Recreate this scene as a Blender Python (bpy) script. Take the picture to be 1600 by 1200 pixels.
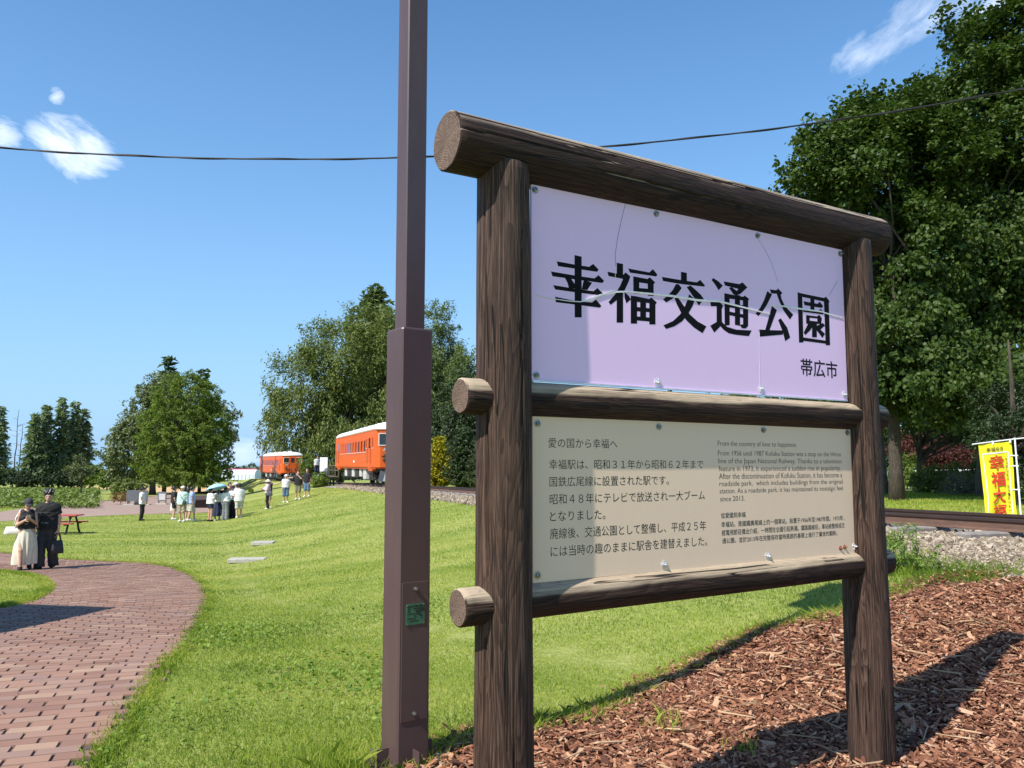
import bpy, math, random
import numpy as np
from mathutils import Vector, Matrix
from mathutils.geometry import delaunay_2d_cdt

# ------------------------------------------------------------------ scene, camera, sky, sun
for o in list(bpy.data.objects):
    bpy.data.objects.remove(o)
SC = bpy.context.scene
COL = SC.collection
R = math.radians
F = 1300.0                                   # focal length in photo pixels (photo 1600 x 1200)
PITCH = math.atan(125 / F)
CAM = np.array([0.0, 0.0, 1.55])
cd = bpy.data.cameras.new('camera')
cam = bpy.data.objects.new('camera', cd)
COL.objects.link(cam)
cam.location = CAM
cam.rotation_euler = (R(90) + PITCH, 0, 0)
cd.sensor_width = 36
cd.lens = F / 1600 * 36
cd.clip_end = 6000
cd.clip_start = 0.05
SC.camera = cam
SC.view_settings.view_transform = 'Standard'
SC.view_settings.look = 'None'
SC.view_settings.gamma = 1
SC.view_settings.exposure = 0.74
SC.cycles.max_bounces = 8
SC.cycles.transparent_max_bounces = 8
SC.cycles.use_denoising = True

SUN_EL = R(49)
LDIR = np.array([0.711, 0.703])              # horizontal direction the sunlight travels
sd = bpy.data.lights.new('sun', 'SUN')
sun = bpy.data.objects.new('sun', sd)
COL.objects.link(sun)
sd.energy = 4.2
sd.angle = R(0.5)
sd.color = (1.0, 0.955, 0.88)
lv = Vector((LDIR[0] * math.cos(SUN_EL), LDIR[1] * math.cos(SUN_EL), -math.sin(SUN_EL)))
sun.rotation_euler = lv.to_track_quat('-Z', 'Y').to_euler()
sun.location = (-20, -20, 30)

def ray(px, py):
    a, b = (px - 800) / F, -(py - 600) / F
    cp, sp = math.cos(PITCH), math.sin(PITCH)
    return np.array([a, cp - b * sp, sp + b * cp])

W = bpy.data.worlds.new('World')
SC.world = W
W.use_nodes = True
nt = W.node_tree
nt.nodes.clear()
def N(nt, t, **kw):
    n = nt.nodes.new(t)
    for k, v in kw.items():
        if k.startswith('i_'):
            key = k[2:]
            n.inputs[int(key) if key.isdigit() else key].default_value = v
        else:
            setattr(n, k, v)
    return n
def L(nt, a, b): nt.links.new(a, b)
def math_n(nt, op, a, b=None, clamp=False):
    n = nt.nodes.new('ShaderNodeMath'); n.operation = op; n.use_clamp = clamp
    for k, v in enumerate((a, b)):
        if v is None: continue
        if isinstance(v, (int, float)): n.inputs[k].default_value = v
        else: nt.links.new(v, n.inputs[k])
    return n.outputs[0]
out = N(nt, 'ShaderNodeOutputWorld')
bg = N(nt, 'ShaderNodeBackground', i_Strength=0.13)
L(nt, bg.outputs[0], out.inputs[0])
sky = N(nt, 'ShaderNodeTexSky', sky_type='NISHITA', sun_disc=False, sun_elevation=SUN_EL,
        sun_rotation=math.atan2(-LDIR[0], -LDIR[1]), altitude=200, air_density=1.0, dust_density=0.4, ozone_density=2.0)
hs = N(nt, 'ShaderNodeHueSaturation', i_Saturation=1.27, i_Value=.90)
L(nt, sky.outputs[0], hs.inputs['Color'])
tc = N(nt, 'ShaderNodeTexCoord')
# clean air near the horizon is pale blue rather than cream
sz_ = N(nt, 'ShaderNodeSeparateXYZ'); L(nt, tc.outputs['Generated'], sz_.inputs[0])
hz_ = math_n(nt, 'POWER', math_n(nt, 'SUBTRACT', 1.0, math_n(nt, 'ABSOLUTE', sz_.outputs[2]), True), 2.6)
mh = N(nt, 'ShaderNodeMixRGB'); L(nt, math_n(nt, 'MULTIPLY', hz_, .95), mh.inputs[0]); L(nt, hs.outputs[0], mh.inputs[1]); mh.inputs[2].default_value = (1.6, 2.95, 4.75, 1)
colour = mh.outputs[0]
# wisps of cloud, each a patch of noise at its own place in the sky
for (px, py, wx, wy, amt, sc, rot) in ((114, 234, 76, 64, .62, 34, -25), (4, 205, 36, 32, .6, 44, 0), (88, 150, 14, 18, .5, 60, 10),
                                  (1400, 50, 130, 44, 0.30, 34, 32), (1338, 85, 50, 38, 0.34, 36, 35), (1480, 12, 80, 24, .3, 30, 20),
                                  (388, 706, 90, 30, 0.32, 26, 0), (-60, 690, 300, 60, .2, 12, 0), (1545, 12, 70, 30, .7, 24, 10)):
    c = Vector(ray(px, py)).normalized()
    u = c.cross(Vector((0, 0, 1))).normalized(); v = u.cross(c).normalized()
    ca, sa = math.cos(R(rot)), math.sin(R(rot))
    u, v = u * ca + v * sa, v * ca - u * sa
    def dotn(vec):
        n = N(nt, 'ShaderNodeVectorMath', operation='DOT_PRODUCT'); L(nt, tc.outputs['Generated'], n.inputs[0]); n.inputs[1].default_value = vec
        return n.outputs['Value']
    du = math_n(nt, 'MULTIPLY', dotn(u), F / wx); dv = math_n(nt, 'MULTIPLY', dotn(v), F / wy)
    r2 = math_n(nt, 'ADD', math_n(nt, 'MULTIPLY', du, du), math_n(nt, 'MULTIPLY', dv, dv))
    mask = math_n(nt, 'SUBTRACT', 1.0, r2, True)
    front = math_n(nt, 'GREATER_THAN', dotn(c), 0.0)
    comb = N(nt, 'ShaderNodeCombineXYZ')
    L(nt, math_n(nt, 'MULTIPLY', dotn(u), 0.45), comb.inputs[0]); L(nt, dotn(v), comb.inputs[1]); comb.inputs[2].default_value = px * .013
    nz = N(nt, 'ShaderNodeTexNoise', i_Scale=sc, i_Detail=7.0, i_Roughness=.62, i_Distortion=.5)
    L(nt, comb.outputs[0], nz.inputs['Vector'])
    m = math_n(nt, 'MULTIPLY', math_n(nt, 'SUBTRACT', math_n(nt, 'ADD', nz.outputs[0], math_n(nt, 'MULTIPLY', mask, .44)), .755), 3.2, True)
    m = math_n(nt, 'MULTIPLY', math_n(nt, 'MULTIPLY', m, math_n(nt, 'MULTIPLY', mask, 2.5, True)), math_n(nt, 'MULTIPLY', front, amt), True)
    mx = N(nt, 'ShaderNodeMixRGB'); L(nt, m, mx.inputs[0]); L(nt, colour, mx.inputs[1]); mx.inputs[2].default_value = (7.2, 7.5, 8.0, 1)
    colour = mx.outputs[0]
L(nt, colour, bg.inputs['Color'])

# ------------------------------------------------------------------ helpers
RNG = np.random.default_rng(11)
random.seed(5)

def tag(o, label=None, cat=None, group=None, kind=None):
    if label: o['label'] = label
    if cat: o['category'] = cat
    if group: o['group'] = group
    if kind: o['kind'] = kind
    return o

def empty(name, loc=(0, 0, 0), rz=0, label=None, cat=None, group=None):
    o = bpy.data.objects.new(name, None)
    o.empty_display_size = .2
    COL.objects.link(o)
    o.location = loc; o.rotation_euler = (0, 0, rz)
    return tag(o, label, cat, group)

def raw_mesh(name, V, faces, mats, mi=None, smooth=False):
    """faces: list of int arrays (n,k)."""
    me = bpy.data.meshes.new(name)
    V = np.asarray(V, dtype=np.float32)
    faces = [np.asarray(f, dtype=np.int32) for f in faces if len(f)]
    me.vertices.add(len(V)); me.vertices.foreach_set('co', V.ravel())
    nl = sum(f.size for f in faces); nf = sum(len(f) for f in faces)
    me.loops.add(nl); me.polygons.add(nf)
    me.loops.foreach_set('vertex_index', np.concatenate([f.ravel() for f in faces]))
    tot = np.concatenate([np.full(len(f), f.shape[1], np.int32) for f in faces])
    st = np.concatenate([[0], np.cumsum(tot)[:-1]]).astype(np.int32)
    me.polygons.foreach_set('loop_start', st)
    if smooth: me.polygons.foreach_set('use_smooth', np.ones(nf, bool))
    else: me.polygons.foreach_set('use_smooth', np.zeros(nf, bool))
    if not isinstance(mats, (list, tuple)): mats = [mats]
    for m in mats: me.materials.append(m)
    if mi is not None: me.polygons.foreach_set('material_index', np.asarray(mi, np.int32))
    me.update(calc_edges=True)
    me.validate()
    return me

def link(name, me, parent=None, loc=None):
    o = bpy.data.objects.new(name, me)
    COL.objects.link(o)
    if parent is not None: o.parent = parent
    if loc is not None: o.location = loc
    return o

class MB:
    """collects shapes, builds ONE mesh object"""
    def __init__(s): s.V = []; s.F = []; s.n = 0; s.M = []; s.S = []; s.mi = 0; s.sm = False
    def add(s, V, faces):
        V = np.asarray(V, float).reshape(-1, 3)
        for f in faces:
            s.F.append([i + s.n for i in f]); s.M.append(s.mi); s.S.append(s.sm)
        s.V.append(V); s.n += len(V)
    def box(s, cen, d, rz=0, bev=0.0, rot=None):
        x, y, z = [k / 2 for k in d]
        b = min(bev, x * .45, y * .45, z * .45)
        if b <= 0:
            V = np.array([(-x, -y, -z), (x, -y, -z), (x, y, -z), (-x, y, -z), (-x, -y, z), (x, -y, z), (x, y, z), (-x, y, z)])
            Fs = [(0, 3, 2, 1), (4, 5, 6, 7), (0, 1, 5, 4), (1, 2, 6, 5), (2, 3, 7, 6), (3, 0, 4, 7)]
        else:
            # 24 points: every corner split in three, then faces, edge strips and corner triangles
            V = []; idx = {}
            for sx in (-1, 1):
                for sy in (-1, 1):
                    for sz in (-1, 1):
                        for ax in range(3):
                            p = [sx * (x - (b if ax != 0 else 0)), sy * (y - (b if ax != 1 else 0)), sz * (z - (b if ax != 2 else 0))]
                            idx[(sx, sy, sz, ax)] = len(V); V.append(p)
            Fs = []
            sg = (-1, 1)
            for ax in range(3):
                o1, o2 = [k for k in range(3) if k != ax]
                for s0 in sg:
                    q = []
                    for (a1, a2) in ((-1, -1), (1, -1), (1, 1), (-1, 1)):
                        k = [0, 0, 0]; k[ax] = s0; k[o1] = a1; k[o2] = a2; q.append(idx[(*k, ax)])
                    Fs.append(q)
                for a1 in sg:
                    for a2 in sg:
                        k = [0, 0, 0]; k[o1] = a1; k[o2] = a2
                        k0 = list(k); k0[ax] = -1; k1 = list(k); k1[ax] = 1
                        Fs.append([idx[(*k0, o1)], idx[(*k0, o2)], idx[(*k1, o2)], idx[(*k1, o1)]])
            for sx in sg:
                for sy in sg:
                    for sz in sg: Fs.append([idx[(sx, sy, sz, a)] for a in range(3)])
            V = np.array(V)
            # turn every face outwards
            out_ = []
            for f in Fs:
                P = V[f]; nrm = np.cross(P[1] - P[0], P[2] - P[0])
                out_.append(f if nrm @ P.mean(0) > 0 else f[::-1])
            Fs = out_
        if rot is not None: V = V @ np.array(rot).T
        if rz:
            ca, sa = math.cos(rz), math.sin(rz)
            V = V @ np.array([[ca, sa, 0], [-sa, ca, 0], [0, 0, 1]])
        s.add(V + np.array(cen, float), Fs)
        return s
    def tube(s, pts, rad, n=8, cap=True, close=False):
        pts = np.asarray(pts, float); m = len(pts)
        rad = np.broadcast_to(np.asarray(rad, float), (m,))
        T = np.gradient(pts, axis=0); T /= np.linalg.norm(T, axis=1)[:, None] + 1e-9
        ref = np.array([0, 0, 1.0]) if abs(T[0][2]) < .9 else np.array([1.0, 0, 0])
        V = []
        u = np.cross(T[0], ref); u /= np.linalg.norm(u)
        for i in range(m):
            u = u - T[i] * (u @ T[i]); u /= np.linalg.norm(u) + 1e-9
            w = np.cross(T[i], u)
            a = np.arange(n) * 2 * math.pi / n
            V.append(pts[i] + rad[i] * (np.cos(a)[:, None] * u + np.sin(a)[:, None] * w))
        Fs = []
        for i in range(m - 1):
            for j in range(n):
                k = (j + 1) % n
                Fs.append((i * n + j, i * n + k, (i + 1) * n + k, (i + 1) * n + j))
        if cap:
            Fs.append(list(range(n))[::-1]); Fs.append([(m - 1) * n + j for j in range(n)])
        s.add(np.concatenate(V), Fs)
        return s
    def cyl(s, a, b, r, n=12): return s.tube([a, b], [r, r], n)
    def prism(s, poly, z0, z1, axes=None, org=(0, 0, 0)):
        """poly 2D outline extruded between z0,z1; axes 3x3 rows map (u,v,w)->xyz"""
        p = np.asarray(poly, float); n = len(p)
        V = np.concatenate([np.c_[p, np.full(n, z0)], np.c_[p, np.full(n, z1)]])
        if axes is not None: V = V @ np.asarray(axes, float)
        Fs = [list(range(n))[::-1], [n + i for i in range(n)]] + [(i, (i + 1) % n, n + (i + 1) % n, n + i) for i in range(n)]
        s.add(V + np.asarray(org, float), Fs)
        return s
    def sphere(s, c, r, n=10, m=6, squash=(1, 1, 1)):
        V = [(0, 0, -1)]; 
        for i in range(1, m):
            t = -math.pi / 2 + math.pi * i / m
            for j in range(n):
                a = 2 * math.pi * j / n
                V.append((math.cos(t) * math.cos(a), math.cos(t) * math.sin(a), math.sin(t)))
        V.append((0, 0, 1)); Fs = []
        for j in range(n):
            Fs.append((0, 1 + (j + 1) % n, 1 + j)); e = len(V) - 1; b = e - n
            Fs.append((b + j, b + (j + 1) % n, e))
            for i in range(m - 2):
                q = 1 + i * n
                Fs.append((q + j, q + (j + 1) % n, q + n + (j + 1) % n, q + n + j))
        s.add(np.array(V) * r * np.array(squash) + np.array(c, float), Fs)
        return s
    def build(s, name, mats, parent=None, loc=None):
        V = np.concatenate(s.V)
        me = bpy.data.meshes.new(name)
        me.from_pydata([tuple(v) for v in V], [], s.F)
        if not isinstance(mats, (list, tuple)): mats = [mats]
        for m in mats: me.materials.append(m)
        me.polygons.foreach_set('material_index', np.array(s.M, np.int32))
        me.polygons.foreach_set('use_smooth', np.array(s.S, bool))
        me.update()
        return link(name, me, parent, loc)

# ------------------------------------------------------------------ materials
MATS = {}
def new_mat(name):
    m = bpy.data.materials.new(name); m.use_nodes = True
    t = m.node_tree; t.nodes.clear()
    o = N(t, 'ShaderNodeOutputMaterial'); p = N(t, 'ShaderNodeBsdfPrincipled')
    L(t, p.outputs[0], o.inputs[0])
    return m, t, p, o
def c4(c): return (c[0], c[1], c[2], 1)
def ramp(t, fac, stops):
    r = N(t, 'ShaderNodeValToRGB'); e = r.color_ramp.elements
    while len(e) < len(stops): e.new(.5)
    for k, (pos, c) in enumerate(stops): e[k].position = pos; e[k].color = c4(c)
    L(t, fac, r.inputs[0]); return r.outputs[0]
def noise(t, vec, scale, detail=4, rough=.6, dist=0):
    n = N(t, 'ShaderNodeTexNoise', i_Scale=scale, i_Detail=float(detail), i_Roughness=rough, i_Distortion=float(dist))
    if vec is not None: L(t, vec, n.inputs['Vector'])
    return n.outputs[0]
def mapping(t, vec, scale=(1, 1, 1), rot=(0, 0, 0)):
    n = N(t, 'ShaderNodeMapping'); n.inputs['Scale'].default_value = scale; n.inputs['Rotation'].default_value = rot
    L(t, vec, n.inputs['Vector']); return n.outputs[0]
def mix(t, fac, a, b, mode='MIX'):
    n = N(t, 'ShaderNodeMixRGB', blend_type=mode)
    for k, v in enumerate((fac, a, b)):
        if isinstance(v, (int, float)): n.inputs[k].default_value = v
        elif isinstance(v, tuple): n.inputs[k].default_value = c4(v)
        else: L(t, v, n.inputs[k])
    return n.outputs[0]
def bump(t, p, h, strength=.3, dist=.01):
    b = N(t, 'ShaderNodeBump', i_Strength=strength, i_Distance=dist); L(t, h, b.inputs['Height']); L(t, b.outputs[0], p.inputs['Normal'])
def pm(name, c1, c2=None, scale=8, rough=.6, bmp=0, metal=0, spec=None, coat=0, stretch=None):
    """painted / plain material with some wear noise"""
    if name in MATS: return MATS[name]
    m, t, p, o = new_mat(name)
    tcn = N(t, 'ShaderNodeTexCoord'); v = tcn.outputs['Object']
    if stretch: v = mapping(t, v, stretch)
    c2 = c2 or tuple(k * .8 for k in c1)
    n1 = noise(t, v, scale, 6, .65)
    L(t, ramp(t, n1, [(.33, c1), (.68, c2)]), p.inputs['Base Color'])
    n2 = noise(t, v, scale * 3, 3)
    L(t, math_n(t, 'ADD', math_n(t, 'MULTIPLY', n2, .2), rough - .1), p.inputs['Roughness'])
    p.inputs['Metallic'].default_value = metal
    if spec is not None: p.inputs['Specular IOR Level'].default_value = spec
    p.inputs['Coat Weight'].default_value = coat
    if bmp: bump(t, p, n2, bmp, .004)
    MATS[name] = m
    return m

def leaf_mat(name, ca, cb, cc, clump=.5, trans=.35, rough=.55, spec=.35):
    """leaves: colour varies per leaf and in clumps; light shines partly through"""
    m, t, p, o = new_mat(name)
    g = N(t, 'ShaderNodeNewGeometry'); tcn = N(t, 'ShaderNodeTexCoord')
    n1 = noise(t, tcn.outputs['Object'], clump, 3)
    f = math_n(t, 'ADD', math_n(t, 'MULTIPLY', g.outputs['Random Per Island'], .55), math_n(t, 'MULTIPLY', math_n(t, 'SUBTRACT', n1, .25), .9))
    col = ramp(t, f, [(.1, ca), (.5, cb), (.95, cc)])
    L(t, col, p.inputs['Base Color']); p.inputs['Roughness'].default_value = rough; p.inputs['Specular IOR Level'].default_value = spec
    tr = N(t, 'ShaderNodeBsdfTranslucent'); L(t, mix(t, 1.0, col, (1.0, 1.05, .55), 'MULTIPLY'), tr.inputs['Color'])
    ms = N(t, 'ShaderNodeMixShader', i_0=trans); L(t, p.outputs[0], ms.inputs[1]); L(t, tr.outputs[0], ms.inputs[2]); L(t, ms.outputs[0], o.inputs[0])
    return m

def wood_mat(name, cols, bleach_lit=(.33, .275, .215), bl=.85, thr=.62, seed=0.0):
    """peeled, weathered log: contour lines of the growth rings, fine streaks, splits, knots, and a sun bleached upper side with its lit highlight painted into the colour"""
    m, t, p, o = new_mat(name)
    tcn = N(t, 'ShaderNodeTexCoord'); oi = N(t, 'ShaderNodeObjectInfo')
    sh = N(t, 'ShaderNodeCombineXYZ'); L(t, math_n(t, 'MULTIPLY', oi.outputs['Random'], 37.0), sh.inputs[0])
    ad = N(t, 'ShaderNodeVectorMath', operation='ADD'); L(t, tcn.outputs['Object'], ad.inputs[0]); L(t, sh.outputs[0], ad.inputs[1]); v = ad.outputs[0]
    big = noise(t, mapping(t, v, (.9, 4, 4)), 2.0, 3)
    n0 = noise(t, mapping(t, v, (.55, 6.0, 6.0)), 1.25, 2.0, .5, .35)
    line = math_n(t, 'FRACT', math_n(t, 'MULTIPLY', n0, 27.0))
    ring = math_n(t, 'POWER', line, 1.6)
    streak = noise(t, mapping(t, v, (1.0, 88, 88)), 2.0, 5, .72, .3)
    fine = noise(t, mapping(t, v, (6, 210, 210)), 1.5, 3)
    tone = math_n(t, 'ADD', math_n(t, 'MULTIPLY', math_n(t, 'SUBTRACT', 1.0, ring), .10), math_n(t, 'ADD', math_n(t, 'MULTIPLY', streak, .58), math_n(t, 'MULTIPLY', fine, .34)))
    col = ramp(t, tone, [(.37, cols[0]), (.50, cols[1]), (.65, cols[2])])
    ck = noise(t, mapping(t, v, (.42, 17, 17)), 1.1, 2, .5, .2)
    ckm = math_n(t, 'MULTIPLY', math_n(t, 'SUBTRACT', .016, math_n(t, 'ABSOLUTE', math_n(t, 'SUBTRACT', ck, .5))), 70, True)
    ckb = math_n(t, 'GREATER_THAN', noise(t, mapping(t, v, (1.2, 4, 4)), 1.7, 1), .49)
    ckm = math_n(t, 'MULTIPLY', ckm, ckb)
    vo = N(t, 'ShaderNodeTexVoronoi', i_Scale=2.6, i_Randomness=1.0); L(t, mapping(t, v, (.9, 1.6, 1.6)), vo.inputs['Vector'])
    kn = math_n(t, 'MULTIPLY', math_n(t, 'SUBTRACT', .075, vo.outputs['Distance']), 26, True)
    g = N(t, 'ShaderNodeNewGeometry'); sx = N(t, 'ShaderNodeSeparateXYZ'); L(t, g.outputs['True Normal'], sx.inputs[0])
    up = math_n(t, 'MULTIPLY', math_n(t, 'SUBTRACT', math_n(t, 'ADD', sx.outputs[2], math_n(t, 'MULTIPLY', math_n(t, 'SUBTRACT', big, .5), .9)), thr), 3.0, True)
    bleached = ramp(t, tone, [(.34, tuple(k * .38 for k in bleach_lit)), (.48, tuple(k * .78 for k in bleach_lit)), (.66, bleach_lit)])  # pale weathered tops, brightened further to paint in a sunlit rim
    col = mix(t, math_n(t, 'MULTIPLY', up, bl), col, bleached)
    col = mix(t, math_n(t, 'MULTIPLY', math_n(t, 'SUBTRACT', big, .52), 2.6, True), col, mix(t, .5, col, cols[2]))
    col = mix(t, kn, col, cols[0])
    col = mix(t, ckm, col, (.005, .004, .003))
    L(t, col, p.inputs['Base Color'])
    p.inputs['Roughness'].default_value = .7; p.inputs['Specular IOR Level'].default_value = .3
    h = math_n(t, 'SUBTRACT', math_n(t, 'ADD', tone, math_n(t, 'MULTIPLY', fine, .2)), math_n(t, 'MULTIPLY', ckm, 1.2))
    bump(t, p, h, .9, .007)
    return m
def endgrain_mat(name, ca, cb):
    m, t, p, o = new_mat(name)
    tcn = N(t, 'ShaderNodeTexCoord')
    s = N(t, 'ShaderNodeSeparateXYZ'); L(t, tcn.outputs['Object'], s.inputs[0])
    off = noise(t, tcn.outputs['Object'], 7, 3)
    r = math_n(t, 'SQRT', math_n(t, 'ADD', math_n(t, 'POWER', s.outputs[1], 2), math_n(t, 'POWER', s.outputs[2], 2)))
    w = math_n(t, 'SINE', math_n(t, 'MULTIPLY', math_n(t, 'ADD', r, math_n(t, 'MULTIPLY', off, .075)), 620))
    an = math_n(t, 'ARCTAN2', s.outputs[1], s.outputs[2])
    spoke = noise(t, None, 9, 2); 
    cv = N(t, 'ShaderNodeCombineXYZ'); L(t, math_n(t, 'MULTIPLY', an, 2.0), cv.inputs[0]); L(t, math_n(t, 'MULTIPLY', r, 2.0), cv.inputs[1])
    sp = noise(t, cv.outputs[0], 5, 3)
    f = math_n(t, 'ADD', math_n(t, 'MULTIPLY', w, .085), math_n(t, 'ADD', math_n(t, 'MULTIPLY', sp, .75), math_n(t, 'MULTIPLY', off, .25)))
    col = ramp(t, f, [(.32, ca), (.68, cb)])
    crack = math_n(t, 'MULTIPLY', math_n(t, 'SUBTRACT', .016, math_n(t, 'ABSOLUTE', math_n(t, 'SUBTRACT', sp, .55))), 110, True)
    col = mix(t, crack, col, (.012, .01, .008))
    L(t, col, p.inputs['Base Color']); p.inputs['Roughness'].default_value = .85
    bump(t, p, f, .3, .003)
    return m

# ------------------------------------------------------------------ terrain
def sstep(t): t = np.clip(t, 0, 1); return t * t * (3 - 2 * t)
def rail_z(y): return np.where(y < 60, .87 - .0143 * (y - 11), .87 - .0143 * 49 - .0185 * (y - 60))
def track_q(x, y): return (6.48 - .338 * (y - 11) - x) * .947
def H(x, y):
    x = np.asarray(x, float); y = np.asarray(y, float)
    q = track_q(x, y)
    B = np.interp(y, [-30, 4.4, 6.5, 12, 19, 41, 150], [-1.46, -.964, -.95, -1.2, -1.58, -1.72, -1.78])
    qe = np.interp(y, [5, 12, 40], [5.9, 9.2, 10.2])
    f = sstep((q - 1.7) / (qe - 1.7)) * .2 + .8 * np.clip((q - 1.7) / (qe - 1.7), 0, 1)
    left = -.255 + (B + .255) * f
    right = np.interp(-q, [1.6, 3.2, 12, 40], [-.255, -.62, -.36, -.1])
    bumps = .02 * np.sin(x * .9 + 1) * np.sin(y * .7) * np.clip((q - 3) / 6, 0, 1)
    return rail_z(y) + np.where(q > 0, left, right) + bumps * .5
def ground(px, Y=None, py=None):
    """a point of the ground: along the photo column px at depth Y, or where the view ray (px,py) meets the ground"""
    r0 = ray(px, 725 if py is None else py)
    if Y is None:
        r0 = ray(px, py); t = np.linspace(1.5, 700, 60000)
        P = CAM + t[:, None] * r0
        d = P[:, 2] - H(P[:, 0], P[:, 1])
        i = int(np.argmax(d < 0)) if (d < 0).any() else len(t) - 1
        return np.array([P[i, 0], P[i, 1], float(H(P[i, 0], P[i, 1]))])
    x = r0[0] / r0[1] * Y
    for _ in range(4):
        P = np.array([x, Y, float(H(x, Y))]); x += (px - to_px(P)[0]) * Y / F
    return np.array([x, Y, float(H(x, Y))])
def at(px, py, Y):
    r0 = ray(px, py); return CAM + r0 * Y / r0[1]
def to_px(P):
    P = np.asarray(P, float) - CAM; cp, sp = math.cos(PITCH), math.sin(PITCH)
    f = P[1] * cp + P[2] * sp; u = -P[1] * sp + P[2] * cp
    return 800 + F * P[0] / f, 600 - F * u / f
def inside(poly, x, y):
    poly = np.asarray(poly); c = np.zeros(np.shape(x), bool); n = len(poly)
    for i in range(n):
        x0, y0 = poly[i]; x1, y1 = poly[(i + 1) % n]
        if y0 == y1: continue
        k = ((y0 > y) != (y1 > y)) & (x < (x1 - x0) * (y - y0) / (y1 - y0) + x0)
        c ^= k
    return c
def sheet(name, poly, step, dz, mat, wob=0):
    """a draped sheet of ground inside a world outline"""
    poly = np.asarray(poly, float); pts = []
    for i in range(len(poly)):
        a, b = poly[i], poly[(i + 1) % len(poly)]
        n = max(1, int(np.linalg.norm(b - a) / step))
        for k in range(n):
            pts.append(a + (b - a) * k / n + (RNG.normal(0, wob, 2) if wob else 0))
    nb = len(pts); P = np.array(pts)
    x0, y0 = P.min(0); x1, y1 = P.max(0)
    gx, gy = np.meshgrid(np.arange(x0, x1, step), np.arange(y0, y1, step))
    gx, gy = gx.ravel(), gy.ravel(); k = inside(P, gx, gy)
    A = np.concatenate([P, np.c_[gx[k], gy[k]]])
    r = delaunay_2d_cdt([Vector(v) for v in A], [(i, (i + 1) % nb) for i in range(nb)], [], 1, 1e-5)
    V = np.array([(v[0], v[1], 0) for v in r[0]]); V[:, 2] = H(V[:, 0], V[:, 1]) + dz
    me = bpy.data.meshes.new(name); me.from_pydata([tuple(v) for v in V], [], [list(f) for f in r[2]])
    me.materials.append(mat); me.polygons.foreach_set('use_smooth', np.ones(len(me.polygons), bool))
    o = link(name, me); return tag(o, kind='structure')
# ------------------------------------------------------------------ ground materials
def lawn_mat():
    m, t, p, o = new_mat('lawn')
    tcn = N(t, 'ShaderNodeTexCoord'); v = tcn.outputs['Object']
    big = noise(t, v, .16, 3, .55); mid = noise(t, v, .9, 4, .6); fine = noise(t, v, 14, 4, .7)
    # mowing passes: long soft bands, slightly curved
    band = noise(t, mapping(t, v, (.05, .62, 1), (0, 0, R(-14))), 1.0, 3, .5, .35)
    band2 = noise(t, mapping(t, v, (.9, .07, 1), (0, 0, R(18))), .7, 2, .5, .2)
    f = math_n(t, 'ADD', math_n(t, 'ADD', math_n(t, 'MULTIPLY', big, .25), math_n(t, 'MULTIPLY', mid, .3)),
               math_n(t, 'ADD', math_n(t, 'MULTIPLY', band, .5), math_n(t, 'MULTIPLY', band2, .2)))
    f = math_n(t, 'ADD', f, math_n(t, 'MULTIPLY', math_n(t, 'SUBTRACT', fine, .5), .35))
    col = ramp(t, f, [(.36, (.11, .165, .026)), (.53, (.20, .25, .05)), (.70, (.33, .345, .10))])
    L(t, col, p.inputs['Base Color']); p.inputs['Roughness'].default_value = .9; p.inputs['Specular IOR Level'].default_value = .15
    bump(t, p, fine, .9, .05)
    return m
def speck_mat(name, ca, cb, cc, s1, s2, bmp=.4, dist=.02):
    m, t, p, o = new_mat(name)
    tcn = N(t, 'ShaderNodeTexCoord'); v = tcn.outputs['Object']
    a = noise(t, v, s1, 4); vo = N(t, 'ShaderNodeTexVoronoi', i_Scale=s2); L(t, v, vo.inputs['Vector'])
    sep = N(t, 'ShaderNodeSeparateColor'); L(t, vo.outputs['Color'], sep.inputs[0])
    f = math_n(t, 'ADD', math_n(t, 'MULTIPLY', a, .5), math_n(t, 'MULTIPLY', sep.outputs[0], .5))
    L(t, ramp(t, f, [(.2, ca), (.5, cb), (.8, cc)]), p.inputs['Base Color']); p.inputs['Roughness'].default_value = .9
    bump(t, p, vo.outputs['Distance'], bmp, dist)
    return m
def island_mat(name, stops, rough=.85, nscale=0, spec=.3, bmp=0):
    m, t, p, o = new_mat(name)
    g = N(t, 'ShaderNodeNewGeometry'); f = g.outputs['Random Per Island']
    tcn = N(t, 'ShaderNodeTexCoord')
    if nscale:
        n1 = noise(t, tcn.outputs['Object'], nscale, 4, .65)
        f = math_n(t, 'ADD', math_n(t, 'MULTIPLY', f, .72), math_n(t, 'MULTIPLY', n1, .28))
    L(t, ramp(t, f, stops), p.inputs['Base Color']); p.inputs['Roughness'].default_value = rough; p.inputs['Specular IOR Level'].default_value = spec
    if bmp: bump(t, p, noise(t, tcn.outputs['Object'], 60, 4), bmp, .004)
    return m

M_LAWN = lawn_mat()
M_GRAV = speck_mat('gravel_bed', (.10, .085, .07), (.27, .24, .20), (.46, .42, .36), 3, 28, .8, .03)
M_MULCHBED = speck_mat('mulch_bed', (.035, .014, .008), (.12, .048, .026), (.24, .11, .065), 5, 34, .8, .03)

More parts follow.
